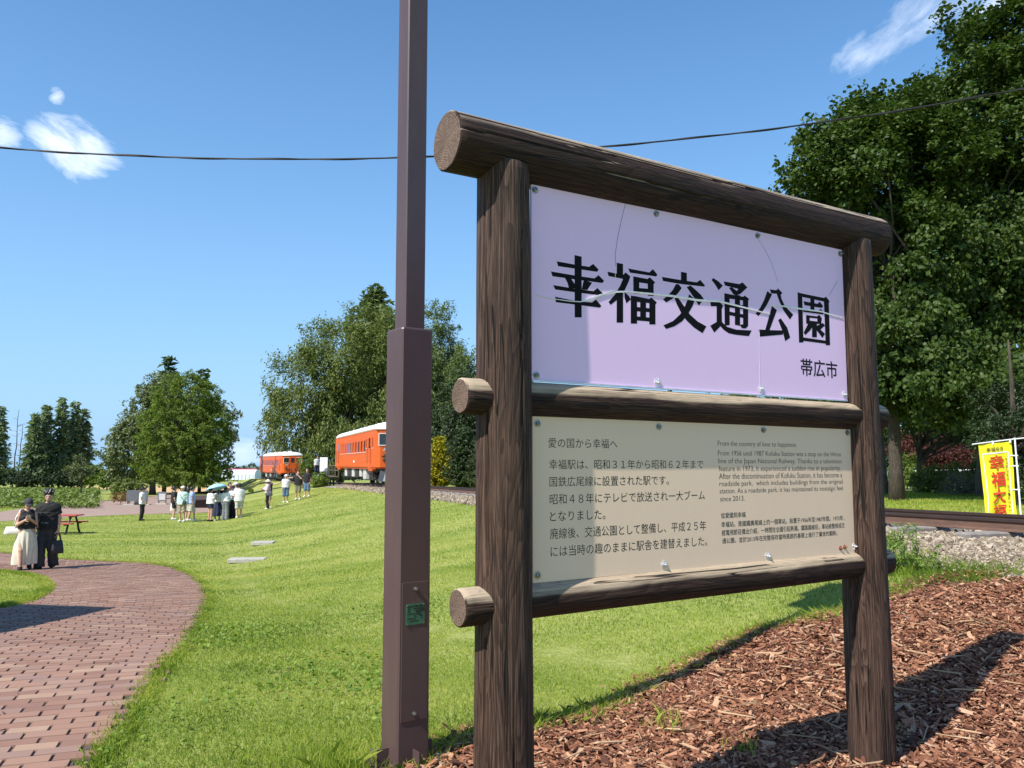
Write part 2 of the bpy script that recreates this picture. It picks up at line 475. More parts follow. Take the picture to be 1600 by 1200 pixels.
# terrain: one sheet to the horizon, fine near the camera
def axis(lims):
    v = []
    for a, b, n in lims: v.append(np.linspace(a, b, n, endpoint=False))
    return np.concatenate(v + [[lims[-1][1]]])
tx = axis([(-3000, -400, 10), (-400, -80, 22), (-80, -26, 45), (-26, 14, 90), (14, 60, 40), (60, 400, 20), (400, 3000, 10)])
ty = axis([(-300, -20, 8), (-20, 1, 14), (1, 62, 130), (62, 160, 50), (160, 700, 30), (700, 4500, 12)])
gx, gy = np.meshgrid(tx, ty); V = np.c_[gx.ravel(), gy.ravel(), H(gx.ravel(), gy.ravel())]
nx, ny = len(tx), len(ty)
i, j = np.meshgrid(np.arange(nx - 1), np.arange(ny - 1)); b = (j * nx + i).ravel()
o = link('ground', raw_mesh('ground', V, [np.c_[b, b + 1, b + 1 + nx, b + nx]], M_LAWN, smooth=True)); tag(o, kind='structure')

def gp(pts): return [tuple(ground(a, py=c)[:2]) for a, c in pts]
# brick path: the photo's edge carried on past the frame
PATH = gp([(140, 1200), (190, 1140), (240, 1060), (285, 1012), (312, 970), (325, 937), (318, 916), (300, 899), (270, 887), (230, 880.5), (180, 878), (90, 874), (0, 864)])
ISL = gp([(0, 893), (40, 898), (66, 905), (75, 916), (68, 928), (45, 940), (0, 951)])
PATH = [(-1.75, 1.2), (-1.9, 2.6)] + PATH + [(-21, 22.6), (-22, 19.5)] + ISL + [(-8.2, 8.9), (-8.6, 6), (-8.2, 1.2)]
M_BRICKBASE = pm('brick_joint_sand', (.12, .08, .068), (.07, .05, .042), 12, .95)
sheet('path_bed', PATH, .5, .006, M_BRICKBASE)
M_BRICK = island_mat('brick_clay', [(.12, (.225, .125, .092)), (.32, (.29, .16, .112)), (.5, (.315, .186, .132)), (.68, (.265, .165, .132)), (.82, (.35, .222, .154)), (.95, (.40, .27, .19))], .82, 1.6, .3, .15)
# bricks in courses that turn with the path
u0 = np.array([-.3205, .947])                 # along the path at its near end
c0 = np.array([.947, .3205])                  # across it
Cc = np.array([-11.6, 10.6])                  # centre of the bend
bl, bw = .232, .113
def brick_rows():
    out = []
    P = np.array(PATH)
    k = 0
    # near part: straight courses, bent softly farther on
    for iv in range(-10, 190):
        v = iv * bw
        sh = (iv % 2) * .5 + .04 * math.sin(iv * 1.7)
        for iu in range(-70, 50):
            u = (iu + sh) * bl
            out.append((u, v))
    return np.array(out)
BR = brick_rows()
u_, v_ = BR[:, 0], BR[:, 1]
org = np.array([-4.0, 0.9])
# courses bend round the far turn
bend = np.clip((v_ - 6.3) / 9.0, 0, None) ** 1.25 * .62
bx = org[0] + c0[0] * u_ + u0[0] * v_; by = org[1] + c0[1] * u_ + u0[1] * v_
# rotate each brick about the bend centre by a share that grows with the distance along the path
ang = np.clip((v_ - 6.5) * .055, 0, .62)
ca, sa = np.cos(ang), np.sin(ang)
dx, dy = bx - Cc[0], by - Cc[1]
bx2 = Cc[0] + dx * ca - dy * sa; by2 = Cc[1] + dx * sa + dy * ca
inn = inside(PATH, bx2, by2) & (by2 < 24) & (bx2 > -24) & (by2 > 1.3)
bx2, by2, ang = bx2[inn], by2[inn], ang[inn]; nb = len(bx2)
th = math.atan2(c0[1], c0[0]) + ang + RNG.normal(0, .008, nb)
hl = bl / 2 - .005 - RNG.random(nb) * .0045; hw = bw / 2 - .0022
bz = H(bx2, by2) + .016 + RNG.normal(0, .0015, nb)
tmpl = [];
for (sx, sy, z) in ((-1, -1, -.01), (1, -1, -.01), (1, 1, -.01), (-1, 1, -.01), (-1, -1, 0), (1, -1, 0), (1, 1, 0), (-1, 1, 0)): tmpl.append((sx, sy, z))
tmpl = np.array(tmpl); ins = np.where(tmpl[:, 2] == 0, .002, 0)
lx = tmpl[None, :, 0] * (hl[:, None] - ins[None]); ly = tmpl[None, :, 1] * (hw - ins[None])
ct, st = np.cos(th)[:, None], np.sin(th)[:, None]
tiltx = RNG.normal(0, .006, nb)[:, None]; tilty = RNG.normal(0, .01, nb)[:, None]
V = np.stack([bx2[:, None] + lx * ct - ly * st, by2[:, None] + lx * st + ly * ct, bz[:, None] + tmpl[None, :, 2] + lx * tiltx + ly * tilty], 2).reshape(-1, 3)
# follow the slope of the ground
base = np.repeat(np.arange(nb) * 8, 5).reshape(nb, 5)
fq = np.array([(4, 5, 6, 7), (0, 1, 5, 4), (1, 2, 6, 5), (2, 3, 7, 6), (3, 0, 4, 7)])
FQ = (base[:, :, None] + fq[None]).reshape(-1, 4)
V[:, 2] += H(V[:, 0], V[:, 1]) - np.repeat(H(bx2, by2), 8)
o = link('brick_path', raw_mesh('brick_path', V, [FQ], M_BRICK)); tag(o, kind='structure')

# far plaza of the same brick, a pale strip of cut wheat, the mulch bed and the gravel
M_PLAZA = pm('plaza_paving', (.34, .235, .18), (.27, .185, .14), 1.3, .9, .2)
PLAZA = gp([(-60, 806), (0, 800), (90, 787), (150, 783), (215, 779), (235, 775), (262, 773), (300, 777), (345, 783), (352, 791), (345, 799), (322, 801), (250, 803), (160, 806), (0, 815), (-60, 822)])
sheet('plaza_path', PLAZA, .8, .012, M_PLAZA)
M_WHEAT = pm('cut_wheat', (.62, .40, .18), (.5, .31, .13), .6, .95)
sheet('wheat_field', [(-40, 128), (-50, 185), (-62, 245), (-130, 245), (-68, 150), (-48, 122)], 8, .05, M_WHEAT)
MULCH = gp([(640, 1212), (668, 1182), (745, 1152), (830, 1143), (905, 1128), (960, 1108), (1020, 1068), (1100, 1032), (1180, 990), (1260, 974), (1320, 964), (1390, 938), (1440, 913), (1500, 902), (1560, 903), (1600, 911)]) + [(5.4, 7.2), (6.2, 6), (6, 3.0), (3, 2.0), (.3, 1.6), (-.55, 2.6), (-.72, 3.8)]
sheet('mulch_bed', MULCH, .25, .012, M_MULCHBED, .03)
GRAVEL = gp([(1325, 850), (1385, 872), (1440, 893), (1500, 899), (1560, 903), (1600, 911)]) + [(5.6, 7.1), (9, 5.5)] + [(6.48 - .338 * (yy - 11) - 1.7, yy) for yy in (3, )][:0]
tr = lambda q, y: (6.48 - .338 * (y - 11) - q / .947, y)
GRAVEL = GRAVEL + [tr(-1.7, 2.0), tr(-1.7, 12), tr(-1.7, 30), tr(-1.7, 75), tr(2.3, 75), tr(2.3, 50), tr(2.45, 30), tr(2.7, 18), tr(2.6, 12.5)]
sheet('gravel_bed', GRAVEL, .5, .010, M_GRAV, .06)

# ------------------------------------------------------------------ track
M_RAIL = pm('rusty_rail', (.16, .085, .055), (.09, .05, .035), 3, .75, .3, stretch=(1, 1, 6))
M_RAILTOP = pm('rail_head', (.075, .045, .035), (.05, .035, .03), 6, .55, 0, .4)
M_SLEEPER = pm('sleeper_concrete', (.30, .27, .24), (.17, .15, .13), 6, .9, .6)
def rail_obj(off, label):
    prof = [(-.061, 0), (.061, 0), (.061, .012), (.014, .03), (.010, .10), (.033, .118), (.033, .150), (.026, .155), (-.026, .155), (-.033, .150), (-.033, .118), (-.010, .10), (-.014, .03), (-.061, .012)]
    ys = np.concatenate([np.arange(3, 40, 1.0), np.arange(40, 118, 3.0)])
    mb = MB(); n = len(prof); V = []; 
    for y in ys:
        x = 6.48 - .338 * (y - 11) - off / .947
        # beyond 75 m the line swings left
        x -= max(0, y - 75) ** 2 * .0016
        z0 = float(rail_z(y)) - .155
        for (a, h) in prof: V.append((x + a * .947, y + a * .32, z0 + h))
    Fs = []; MI = []
    for i in range(len(ys) - 1):
        for k in range(n):
            Fs.append((i * n + k, i * n + (k + 1) % n, (i + 1) * n + (k + 1) % n, (i + 1) * n + k)); MI.append(1 if 5 <= k <= 9 else 0)
    Fs.append(list(range(n))); MI.append(0)
    me = bpy.data.meshes.new('rail'); me.from_pydata(V, [], Fs); me.materials.append(M_RAIL); me.materials.append(M_RAILTOP)
    me.polygons.foreach_set('material_index', MI); me.update()
    return tag(link('rail', me), label, 'rail', 'rails of the track')
rail_obj(.567, 'rusty steel rail nearer the wooden sign, the gravel side of the track')
rail_obj(-.567, 'rusty steel rail on the far side of the track, below the yellow banner')
sm = MB().box((0, 0, 0), (2.35, .23, .15), bev=.018); slp = sm.build('sleeper', M_SLEEPER)
slp['label'] = 'grey weathered sleeper under the rusty rails'; slp['category'] = 'sleeper'; slp['group'] = 'sleepers under the track'
y = 4.2; first = True; ka = 0; SLP = []
while y < 72:
    s = slp if first else slp.copy()
    if not first: COL.objects.link(s)
    first = False
    s.location = (6.48 - .338 * (y - 11) + random.uniform(-.03, .03) - .06, y, float(rail_z(y)) - .155 - .074)
    s.rotation_euler = (0, 0, math.atan2(.3205, .947) + random.uniform(-.02, .02))
    SLP.append((s.location.x, s.location.y)); y += 1.12 * .947 if y < 40 else 1.9; ka += 1

# ------------------------------------------------------------------ the big wooden sign
ROT = math.atan2(.54009, .84160)
P0 = at(825, 600, 3.3); DX = np.array([math.cos(ROT), math.sin(ROT), 0]); NV = np.array([DX[1], -DX[0], 0])   # along the sign, towards the viewer
def rect(px, py):
    """photo point -> (along, up) on the sign's plane"""
    r0 = ray(px, py); t = (P0 - CAM) @ NV / (r0 @ NV); P = CAM + t * r0
    return float((P - P0) @ DX), float(P[2])
sign = empty('park_sign', (P0[0], P0[1], 0), ROT, 'large log framed park sign with a cracked lilac name board above a beige text board', 'sign')
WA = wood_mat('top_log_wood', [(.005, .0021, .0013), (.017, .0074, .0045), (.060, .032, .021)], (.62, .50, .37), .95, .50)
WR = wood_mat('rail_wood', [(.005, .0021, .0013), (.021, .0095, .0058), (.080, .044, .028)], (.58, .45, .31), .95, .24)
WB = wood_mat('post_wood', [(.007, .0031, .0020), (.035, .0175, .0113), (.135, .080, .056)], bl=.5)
EG = endgrain_mat('log_end_grain', (.030, .017, .012), (.23, .15, .108))
def log(name, a, b, r0, r1, mat, parent, seed, bev=.006, n=120, rings=96, splits=()):
    """a log from a to b (local to parent); its own x axis runs along the grain"""
    a = np.array(a, float); b = np.array(b, float); ln = np.linalg.norm(b - a); rg = np.random.default_rng(seed)
    ph = rg.random(12) * 6.28
    V = []; xs = np.concatenate([[0, bev], np.linspace(bev, ln - bev, rings)[1:-1], [ln - bev, ln]])
    for i, x in enumerate(xs):
        t = x / ln; r = r0 + (r1 - r0) * t
        if i in (0, len(xs) - 1): r -= bev
        for j in range(n):
            an = 2 * math.pi * j / n
            k = 1 + .014 * math.sin(2 * an + ph[0] + x * .8) + .010 * math.sin(3 * an + ph[1] - x * 1.3) + .012 * math.sin(x * 3.1 + ph[2]) + .006 * math.sin(7 * an + ph[3] + 2 * math.sin(x * 2 + ph[4])) + .004 * math.sin(15 * an + ph[5] + x)
            # drying splits that wander along the log
            for (sa0, sx0, sx1, dep_) in splits:
                if sx0 < x < sx1:
                    sa = sa0 + .05 * math.sin(x * 2.3 + sa0 * 5) + .02 * math.sin(x * 9 + sa0)
                    if abs((an - sa + math.pi) % (2 * math.pi) - math.pi) <= math.pi / n * 1.02: k -= dep_ / r0 * min(1, (x - sx0) / .15, (sx1 - x) / .15)
            V.append((x, r * k * math.cos(an), r * k * math.sin(an)))
    m = len(xs); Fs = [[j for j in range(n)][::-1], [(m - 1) * n + j for j in range(n)]]; MI = [1, 1]
    for i in range(m - 1):
        for j in range(n):
            Fs.append((i * n + j, i * n + (j + 1) % n, (i + 1) * n + (j + 1) % n, (i + 1) * n + j)); MI.append(0)
    me = bpy.data.meshes.new(name); me.from_pydata(V, [], Fs); me.materials.append(mat); me.materials.append(EG)
    me.polygons.foreach_set('material_index', MI)
    me.polygons.foreach_set('use_smooth', [False, False] + [True] * (len(Fs) - 2)); me.update()
    o = link(name, me, parent)
    xa = (b - a) / ln; za = np.array([0, 0, 1.0]) if abs(xa[2]) < .9 else np.array([0, 1.0, 0])
    ya = np.cross(za, xa); ya /= np.linalg.norm(ya); za = np.cross(xa, ya)
    o.matrix_local = Matrix(((xa[0], ya[0], za[0], a[0]), (xa[1], ya[1], za[1], a[1]), (xa[2], ya[2], za[2], a[2]), (0, 0, 0, 1)))
    return o
# local axes: x along the sign, y away from the viewer, z up
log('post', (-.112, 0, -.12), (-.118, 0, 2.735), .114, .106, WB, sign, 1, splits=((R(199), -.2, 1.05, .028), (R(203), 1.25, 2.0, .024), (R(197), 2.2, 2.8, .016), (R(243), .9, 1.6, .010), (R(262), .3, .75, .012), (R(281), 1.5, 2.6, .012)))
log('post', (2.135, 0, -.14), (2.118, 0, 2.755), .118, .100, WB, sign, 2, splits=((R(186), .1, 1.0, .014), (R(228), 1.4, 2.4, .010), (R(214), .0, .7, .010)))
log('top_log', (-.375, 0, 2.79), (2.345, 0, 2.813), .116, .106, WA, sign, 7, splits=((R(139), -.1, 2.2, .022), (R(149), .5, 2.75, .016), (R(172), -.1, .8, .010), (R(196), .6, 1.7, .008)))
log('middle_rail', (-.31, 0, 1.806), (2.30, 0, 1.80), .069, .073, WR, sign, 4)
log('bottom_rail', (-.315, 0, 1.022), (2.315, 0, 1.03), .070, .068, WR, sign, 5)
def panel_mat(name, c, c2):
    m, t, p, o = new_mat(name)
    tcn = N(t, 'ShaderNodeTexCoord'); v = tcn.outputs['Object']
    st = noise(t, mapping(t, v, (9, 9, .8)), 1.4, 4, .7); bl = noise(t, v, 1.3, 3)
    f = math_n(t, 'ADD', math_n(t, 'MULTIPLY', st, .35), math_n(t, 'MULTIPLY', bl, .65))
    L(t, ramp(t, f, [(.35, c), (.65, c2)]), p.inputs['Base Color'])
    p.inputs['Roughness'].default_value = .38; p.inputs['Specular IOR Level'].default_value = .4
    return m
M_LILAC = panel_mat('lilac_board', (.88, .62, .90), (.86, .60, .88))
M_BEIGE = panel_mat('beige_board', (.86, .64, .465), (.83, .615, .44))
M_ALU = pm('board_edge_metal', (.75, .76, .78), (.6, .6, .62), 20, .35, 0, .6)
M_INK = pm('black_letter_film', (.004, .004, .005), (.005, .005, .006), 9, .6, spec=.12)
M_INK2 = pm('printed_ink', (.012, .011, .011), (.008, .008, .008), 9, .6, spec=.15)
M_CRACK = pm('crack_plastic', (.88, .86, .85), (.68, .66, .66), 60, .35)
M_CRACKD = pm('crack_dark', (.22, .2, .3), (.3, .27, .4), 60, .5)
M_BOLT = pm('bolt_steel', (.42, .41, .40), (.22, .21, .20), 60, .3, 0, .85)
M_RUST = pm('rusty_screw', (.25, .09, .04), (.16, .05, .025), 80, .7)
PN = .022                                    # board face in front of the posts' axis
def board(name, x0, x1, z0, z1, mat, lab):
    mb = MB(); mb.box(((x0 + x1) / 2, -PN + .005, (z0 + z1) / 2), (x1 - x0, .010, z1 - z0), bev=.0015)
    return tag(mb.build(name, mat, sign), lab)
nb_ = board('name_board', .003, 2.010, 1.884, 2.692, M_LILAC, 'cracked lilac board with heavy black characters')
tb_ = board('text_board', .006, 2.022, 1.089, 1.739, M_BEIGE, 'beige board with text in three languages')
# bright metal lip along the lower edge of the lilac board
MB().box((1.0, -PN - .002, 1.880), (2.0, .012, .006)).build('edge_strip', M_ALU, nb_)
AX = [(1, 0, 0), (0, 0, 1), (0, -1, 0)]      # (along, up, towards viewer) -> local
def to_mesh(cu):
    ob = bpy.data.objects.new('lettering', cu); COL.objects.link(ob)
    bpy.context.view_layer.update()
    dg = bpy.context.evaluated_depsgraph_get()
    me = bpy.data.meshes.new_from_object(ob.evaluated_get(dg), depsgraph=dg)
    bpy.data.objects.remove(ob)
    return me
def text_verts(s, offset=0.0, extrude=.01):
    cu = bpy.data.curves.new('lettering', 'FONT'); cu.body = s; cu.size = 1; cu.offset = offset; cu.extrude = extrude; cu.resolution_u = 3
    me = to_mesh(cu)
    V = np.array([v.co[:] for v in me.vertices]).reshape(-1, 3); Fs = [list(p.vertices) for p in me.polygons]
    return V, Fs
def text_into(mb, s, x0, x1, z0, z1, depth=.0002, offset=0.0, fit_h=True, org_y=None, base=0.0):
    """write s inside the rectangle x0..x1, z0..z1 of the sign plane"""
    V, Fs = text_verts(s, offset)
    if not len(V): return
    lo, hi = V.min(0), V.max(0); w = hi - lo
    P = np.empty_like(V)
    P[:, 0] = x0 + (V[:, 0] - lo[0]) / w[0] * (x1 - x0)
    sc = (z1 - z0) / w[1] if fit_h else (z1 - z0)
    P[:, 2] = z0 + (V[:, 1] - (lo[1] if fit_h else base)) * sc
    P[:, 1] = (org_y if org_y is not None else -PN) - .0002 - (V[:, 2] > 0) * depth
    mb.add(P, Fs)
# --- the six heavy characters, stroke by stroke (outlines measured on the board)
cropA = lambda x, y: (845 + x / 6.6667, 390 + y / 6.6667)
cropB = lambda x, y: (1085 + x / 6.6667, 420 + y / 6.6667)
cropC = lambda x, y: (1015 + x / 9.2308, 410 + y / 9.2308)
GLY = [(cropA, [
    [(318, 68), (392, 85), (392, 715), (320, 715)], [(133, 133), (320, 167), (470, 190), (512, 160), (568, 218), (552, 242), (330, 210), (148, 184)],
    [(73, 238), (320, 280), (525, 310), (567, 276), (625, 335), (608, 358), (330, 322), (88, 288)], [(215, 300), (283, 315), (342, 402), (325, 412), (262, 420), (245, 355)],
    [(415, 325), (500, 355), (450, 430), (392, 425), (400, 390)], [(95, 380), (330, 418), (515, 443), (556, 410), (613, 467), (600, 487), (330, 455), (118, 425)],
    [(115, 500), (330, 545), (500, 560), (540, 528), (596, 595), (580, 613), (330, 582), (125, 557)]]),
  (cropA, [
    [(757, 147), (822, 160), (822, 300), (757, 290)], [(660, 240), (820, 275), (850, 248), (898, 290), (885, 330), (800, 311), (672, 286)],
    [(835, 285), (898, 290), (880, 345), (840, 430), (775, 520), (692, 585), (671, 555), (735, 480), (790, 390)], [(757, 440), (822, 440), (822, 768), (755, 768)],
    [(838, 450), (880, 490), (905, 525), (856, 568), (838, 510)],
    [(877, 207), (1095, 248), (1132, 213), (1180, 272), (1165, 290), (893, 250)],
    [(928, 288), (990, 299), (990, 468), (930, 466)], [(1078, 313), (1100, 298), (1155, 350), (1140, 372), (1140, 492), (1080, 490)], [(985, 299), (1085, 317), (1085, 366), (985, 351)], [(985, 409), (1085, 417), (1085, 460), (985, 464)],
    [(902, 488), (967, 496), (967, 778), (902, 778)], [(1095, 522), (1118, 508), (1173, 560), (1158, 580), (1158, 787), (1095, 787)], [(962, 496), (1100, 524), (1100, 566), (962, 552)], [(1000, 540), (1060, 550), (1060, 752), (1000, 745)],
    [(960, 605), (1100, 620), (1100, 660), (960, 650)], [(960, 703), (1100, 716), (1100, 757), (960, 745)]]),
  (cropC, [
    [(403, 148), (488, 165), (488, 300), (403, 290)], [(127, 222), (405, 268), (630, 300), (680, 265), (748, 345), (735, 362), (400, 325), (145, 282)],
    [(330, 325), (370, 328), (413, 382), (370, 445), (290, 530), (190, 590), (145, 545), (225, 478), (285, 410)],
    [(485, 370), (540, 345), (610, 405), (690, 480), (732, 540), (660, 635), (590, 520)],
    [(520, 470), (605, 545), (570, 640), (510, 745), (420, 860), (310, 930), (190, 970), (148, 918), (290, 855), (390, 760), (460, 640), (498, 550)],
    [(345, 500), (372, 535), (455, 655), (530, 760), (640, 860), (768, 932), (712, 1030), (590, 950), (480, 845), (400, 730), (340, 610), (312, 530)]]),
  (cropB, [
    [(160, 105), (215, 140), (260, 185), (215, 233), (185, 180), (142, 125)],
    [(270, 140), (430, 168), (465, 150), (515, 203), (440, 272), (395, 285), (380, 275), (420, 218), (280, 182)], [(322, 205), (355, 200), (412, 245), (375, 282)],
    [(275, 262), (330, 272), (330, 592), (279, 600)], [(468, 302), (487, 287), (533, 322), (523, 340), (522, 600), (498, 628), (455, 625), (437, 588), (470, 585)],
    [(326, 272), (472, 300), (472, 338), (326, 318)], [(385, 278), (438, 285), (438, 600), (385, 590)], [(326, 368), (474, 388), (474, 428), (326, 410)], [(326, 452), (474, 482), (474, 520), (326, 490)],
    [(130, 356), (215, 340), (262, 390), (248, 430), (250, 560), (300, 610), (400, 640), (558, 648), (530, 708), (400, 695), (320, 678), (265, 640), (235, 605), (170, 672), (128, 600), (195, 560), (195, 398), (135, 398)]]),
  (cropB, [
    [(722, 240), (772, 275), (720, 380), (680, 440), (630, 500), (600, 475), (650, 410), (690, 330)],
    [(748, 222), (815, 232), (835, 213), (880, 262), (862, 278), (870, 320), (905, 395), (992, 485), (957, 535), (890, 440), (845, 340), (820, 268), (762, 264)],
    [(770, 395), (822, 437), (745, 645), (700, 645)], [(632, 638), (760, 645), (885, 648), (885, 692), (645, 713)], [(835, 540), (862, 522), (930, 620), (960, 722), (908, 760), (885, 670)]]),
  (cropB, [
    [(1037, 252), (1085, 265), (1098, 772), (1052, 775)], [(1080, 264), (1312, 311), (1318, 350), (1083, 300)], [(1310, 313), (1333, 297), (1370, 345), (1362, 362), (1375, 802), (1330, 802)], [(1095, 720), (1332, 754), (1332, 786), (1096, 756)],
    [(1098, 345), (1245, 372), (1268, 350), (1303, 395), (1290, 415), (1110, 386)], [(1170, 305), (1212, 313), (1212, 450), (1170, 445)], [(1087, 422), (1250, 450), (1275, 425), (1315, 465), (1300, 482), (1097, 455)],
    [(1125, 488), (1163, 492), (1163, 582), (1127, 578)], [(1243, 500), (1262, 486), (1290, 520), (1282, 582), (1243, 580)], [(1160, 492), (1246, 503), (1246, 524), (1160, 516)], [(1160, 546), (1246, 556), (1246, 582), (1160, 576)],
    [(1150, 572), (1212, 580), (1165, 650), (1118, 695), (1100, 672)], [(1188, 575), (1237, 580), (1237, 720), (1188, 718)], [(1300, 570), (1322, 595), (1275, 640), (1322, 682), (1295, 726), (1235, 645), (1235, 600)]])]
mb = MB(); dep = 0
for cf, strokes in GLY:
    for k, s in enumerate(strokes):
        q = [rect(*cf(*p)) for p in s][::-1]
        mb.prism([(a, z) for a, z in q], PN + .0001, PN + .0004 + .00003 * (k % 7), AX)
mb.build('lettering', M_INK, nb_)
mb = MB()
q0 = rect(1246, 592); q1 = rect(1302, 563)
text_into(mb, '帯広市', q0[0], q1[0], rect(1274, 590)[1], rect(1274, 563)[1], offset=.012)
mb.build('lettering', M_INK2, nb_)
# --- the texts of the lower board: (text, left px, left y top/bottom, right px)
def line_into(mb, s, ax, ay0, ay1, bx, by0, by1, offset=0.0):
    a0 = rect(ax, ay1); a1 = rect(ax, ay0); b0 = rect(bx, by1); b1 = rect(bx, by0)
    text_into(mb, s, a0[0], b0[0], (a0[1] + b0[1]) / 2, (a1[1] + b1[1]) / 2, offset=offset)
c7 = lambda x, y: (840 + x / 5.7148, 670 + y / 5.7148)
JP = [('愛の国から幸福へ', (68, 85, 175), (682, 92, 172)), ('幸福駅は、昭和３１年から昭和６２年まで', (75, 278, 362), (1448, 275, 355)),
      ('国鉄広尾線に設置された駅です。', (78, 428, 515), (1140, 415, 500)), ('昭和４８年にテレビで放送され一大ブーム', (80, 578, 668), (1462, 550, 636)),
      ('となりました。', (82, 735, 822), (575, 720, 805)), ('廃線後、交通公園として整備し、平成２５年', (82, 885, 978), (1472, 818, 905)),
      ('には当時の趣のままに駅舎を建替えました。', (88, 1040, 1132), (1482, 960, 1048))]
mb = MB()
for s, (ax, a0, a1), (bx_, b0, b1) in JP:
    A0 = c7(ax, a0); A1 = c7(ax, a1); B0 = c7(bx_, b0); B1 = c7(bx_, b1)
    line_into(mb, s, A0[0], A0[1], A1[1], B0[0], B0[1], B1[1], -.004)
c8 = lambda x, y: (1100 + x / 5.7125, 670 + y / 5.7125)
EN = [('From the country of love to happiness', (92, 112, 160), (788, 118, 166)), ('From 1956 until 1987 Kofuku Station was a stop on the Hiroo', (94, 198, 248), (1190, 203, 250)),
      ('line of the Japan National Railway. Thanks to a television', (97, 268, 316), (1195, 265, 312)), ('feature in 1973, it experienced a sudden rise in popularity.', (100, 330, 382), (1188, 328, 378)),
      ('After the discontinuation of Kofuku Station, it has become a', (103, 398, 446), (1200, 386, 432)), ('roadside park,  which includes buildings from the original', (106, 465, 514), (1204, 450, 496)),
      ('station. As a roadside park, it has maintained its nostalgic feel', (108, 532, 580), (1206, 508, 552)), ('since 2013.', (112, 600, 645), (330, 597, 640))]
for s, (ax, a0, a1), (bx_, b0, b1) in EN:
    A0 = c8(ax, a0); A1 = c8(ax, a1); B0 = c8(bx_, b0); B1 = c8(bx_, b1)
    line_into(mb, s, A0[0], A0[1], A1[1] + (1.6 if any(ch in s for ch in 'gyp,') else 0), B0[0], B0[1], B1[1] + (1.2 if any(ch in s for ch in 'gyp,') else 0), -.009)
ZH = [('從愛國到幸福', (120, 748, 795), (338, 740, 788)), ('幸福站，是國鐵廣尾線上的一個車站，設置于1956年至1987年間。1973年，', (122, 830, 880), (1218, 768, 815)),
      ('經電視節目播出介紹，一時間在全國引起熱潮。鐵路廢線后，車站被整修成交', (126, 900, 950), (1222, 835, 884)), ('通公園，並於2013年在完整保存當時風貌的基礎上進行了屬舍的翻新。', (130, 972, 1020), (1158, 905, 952))]
for s, (ax, a0, a1), (bx_, b0, b1) in ZH:
    A0 = c8(ax, a0); A1 = c8(ax, a1); B0 = c8(bx_, b0); B1 = c8(bx_, b1)
    line_into(mb, s, A0[0], A0[1], A1[1], B0[0], B0[1], B1[1], .0)
mb.build('lettering', M_INK2, tb_)
# --- cracks in the lilac board
def crack(mb, pts, w, up=.003):
    q = [rect(*p) for p in pts]; n = len(q)
    for i in range(n - 1):
        a = np.array(q[i]); b = np.array(q[i + 1]); d = b - a; l = np.linalg.norm(d); d /= l; nn = np.array([-d[1], d[0]])
        w0 = w[i] if isinstance(w, (list, tuple)) else w; w1 = w[i + 1] if isinstance(w, (list, tuple)) else w
        pl = [tuple(a + nn * w0 / 2), tuple(a - nn * w0 / 2), tuple(b + d * .001 - nn * w1 / 2), tuple(b + d * .001 + nn * w1 / 2)]
        mb.prism(pl, PN + .0003, PN + up + .0002 * (i % 2), AX)
mb = MB()
crack(mb, [(832, 462), (848, 466), (863, 469), (885, 472), (901, 473), (918, 470), (932, 463), (957, 457.5), (975, 457), (1000, 459.5), (1045, 464), (1085, 470.5), (1117, 472), (1150, 480), (1183, 488.5), (1197, 492)],
      [.002, .002, .003, .004, .004, .006, .009, .008, .006, .008, .010, .010, .009, .008, .006, .003])
crack(mb, [(1196, 478), (1222, 480), (1250, 484.5), (1277, 488), (1296, 494), (1311, 498.5)], [.005, .008, .008, .007, .006, .003], .0027)
crack(mb, [(903, 472), (922, 466), (938, 460.5), (957, 455)], [.003, .006, .005, .002], .0036)
crack(mb, [(957, 456), (956, 430), (957, 418)], .0025, .0008)
crack(mb, [(1181, 512), (1181, 560), (1182, 605)], .0018, .0007)
mb.build('crack_line', M_CRACK, nb_)
mb = MB()
crack(mb, [(972, 320), (966, 345), (960, 372), (956, 400), (957, 418)], .0026, .0006)
mb.build('crack_line', M_CRACKD, nb_); mb = MB()
crack(mb, [(1180, 376), (1190, 392), (1200, 412), (1210, 442)], .0018, .0006)
mb.build('crack_line', M_CRACKD, nb_); mb = MB()
crack(mb, [(1303, 440), (1290, 462)], .002, .001)
mb.build('crack_line', M_CRACKD, nb_)
# --- bolts
mb0 = MB()
def bolt(px, py, parent, mat=None, r=.0085, torn=False):
    a, z = rect(px, py); mb = MB(); mb.sm = False
    mb.tube([(a, -PN, z), (a, -PN - .002, z), (a, -PN - .0021, z), (a, -PN - .009, z), (a, -PN - .0105, z)], [r * 1.9, r * 1.9, r, r, r * .6], 8)
    mb.tube([(a, -PN - .0105, z), (a, -PN - .019, z)], [r * .45, r * .4], 6)
    if torn:
        for k in range(4):
            an = random.uniform(0, 6.28); l = random.uniform(.012, .02)
            mb.prism([(a, z), (a + l * math.cos(an), z + l * math.sin(an)), (a + l * math.cos(an + .7), z + l * math.sin(an + .7))], PN + .001, PN + .004 + .0005 * k, AX)
    return mb.build('bolt', mat or M_BOLT, parent)
for p in ((831, 299), (1020, 336), (1178, 370), (1307, 398), (833, 587)): bolt(p[0], p[1], nb_)
for p in ((1021, 598), (1183, 608), (1313, 617)): bolt(p[0], p[1], nb_, M_ALU, torn=True)
for p in ((835, 662), (1024, 667), (1187, 672), (1318, 676), (835, 898)): bolt(p[0], p[1], tb_)
for p in ((1032, 881), (1194, 868), (1329, 853)): bolt(p[0], p[1], tb_, M_ALU, torn=True)
for p in ((1307, 856), (1313.5, 854)): bolt(p[0], p[1], tb_, M_RUST, r=.006)

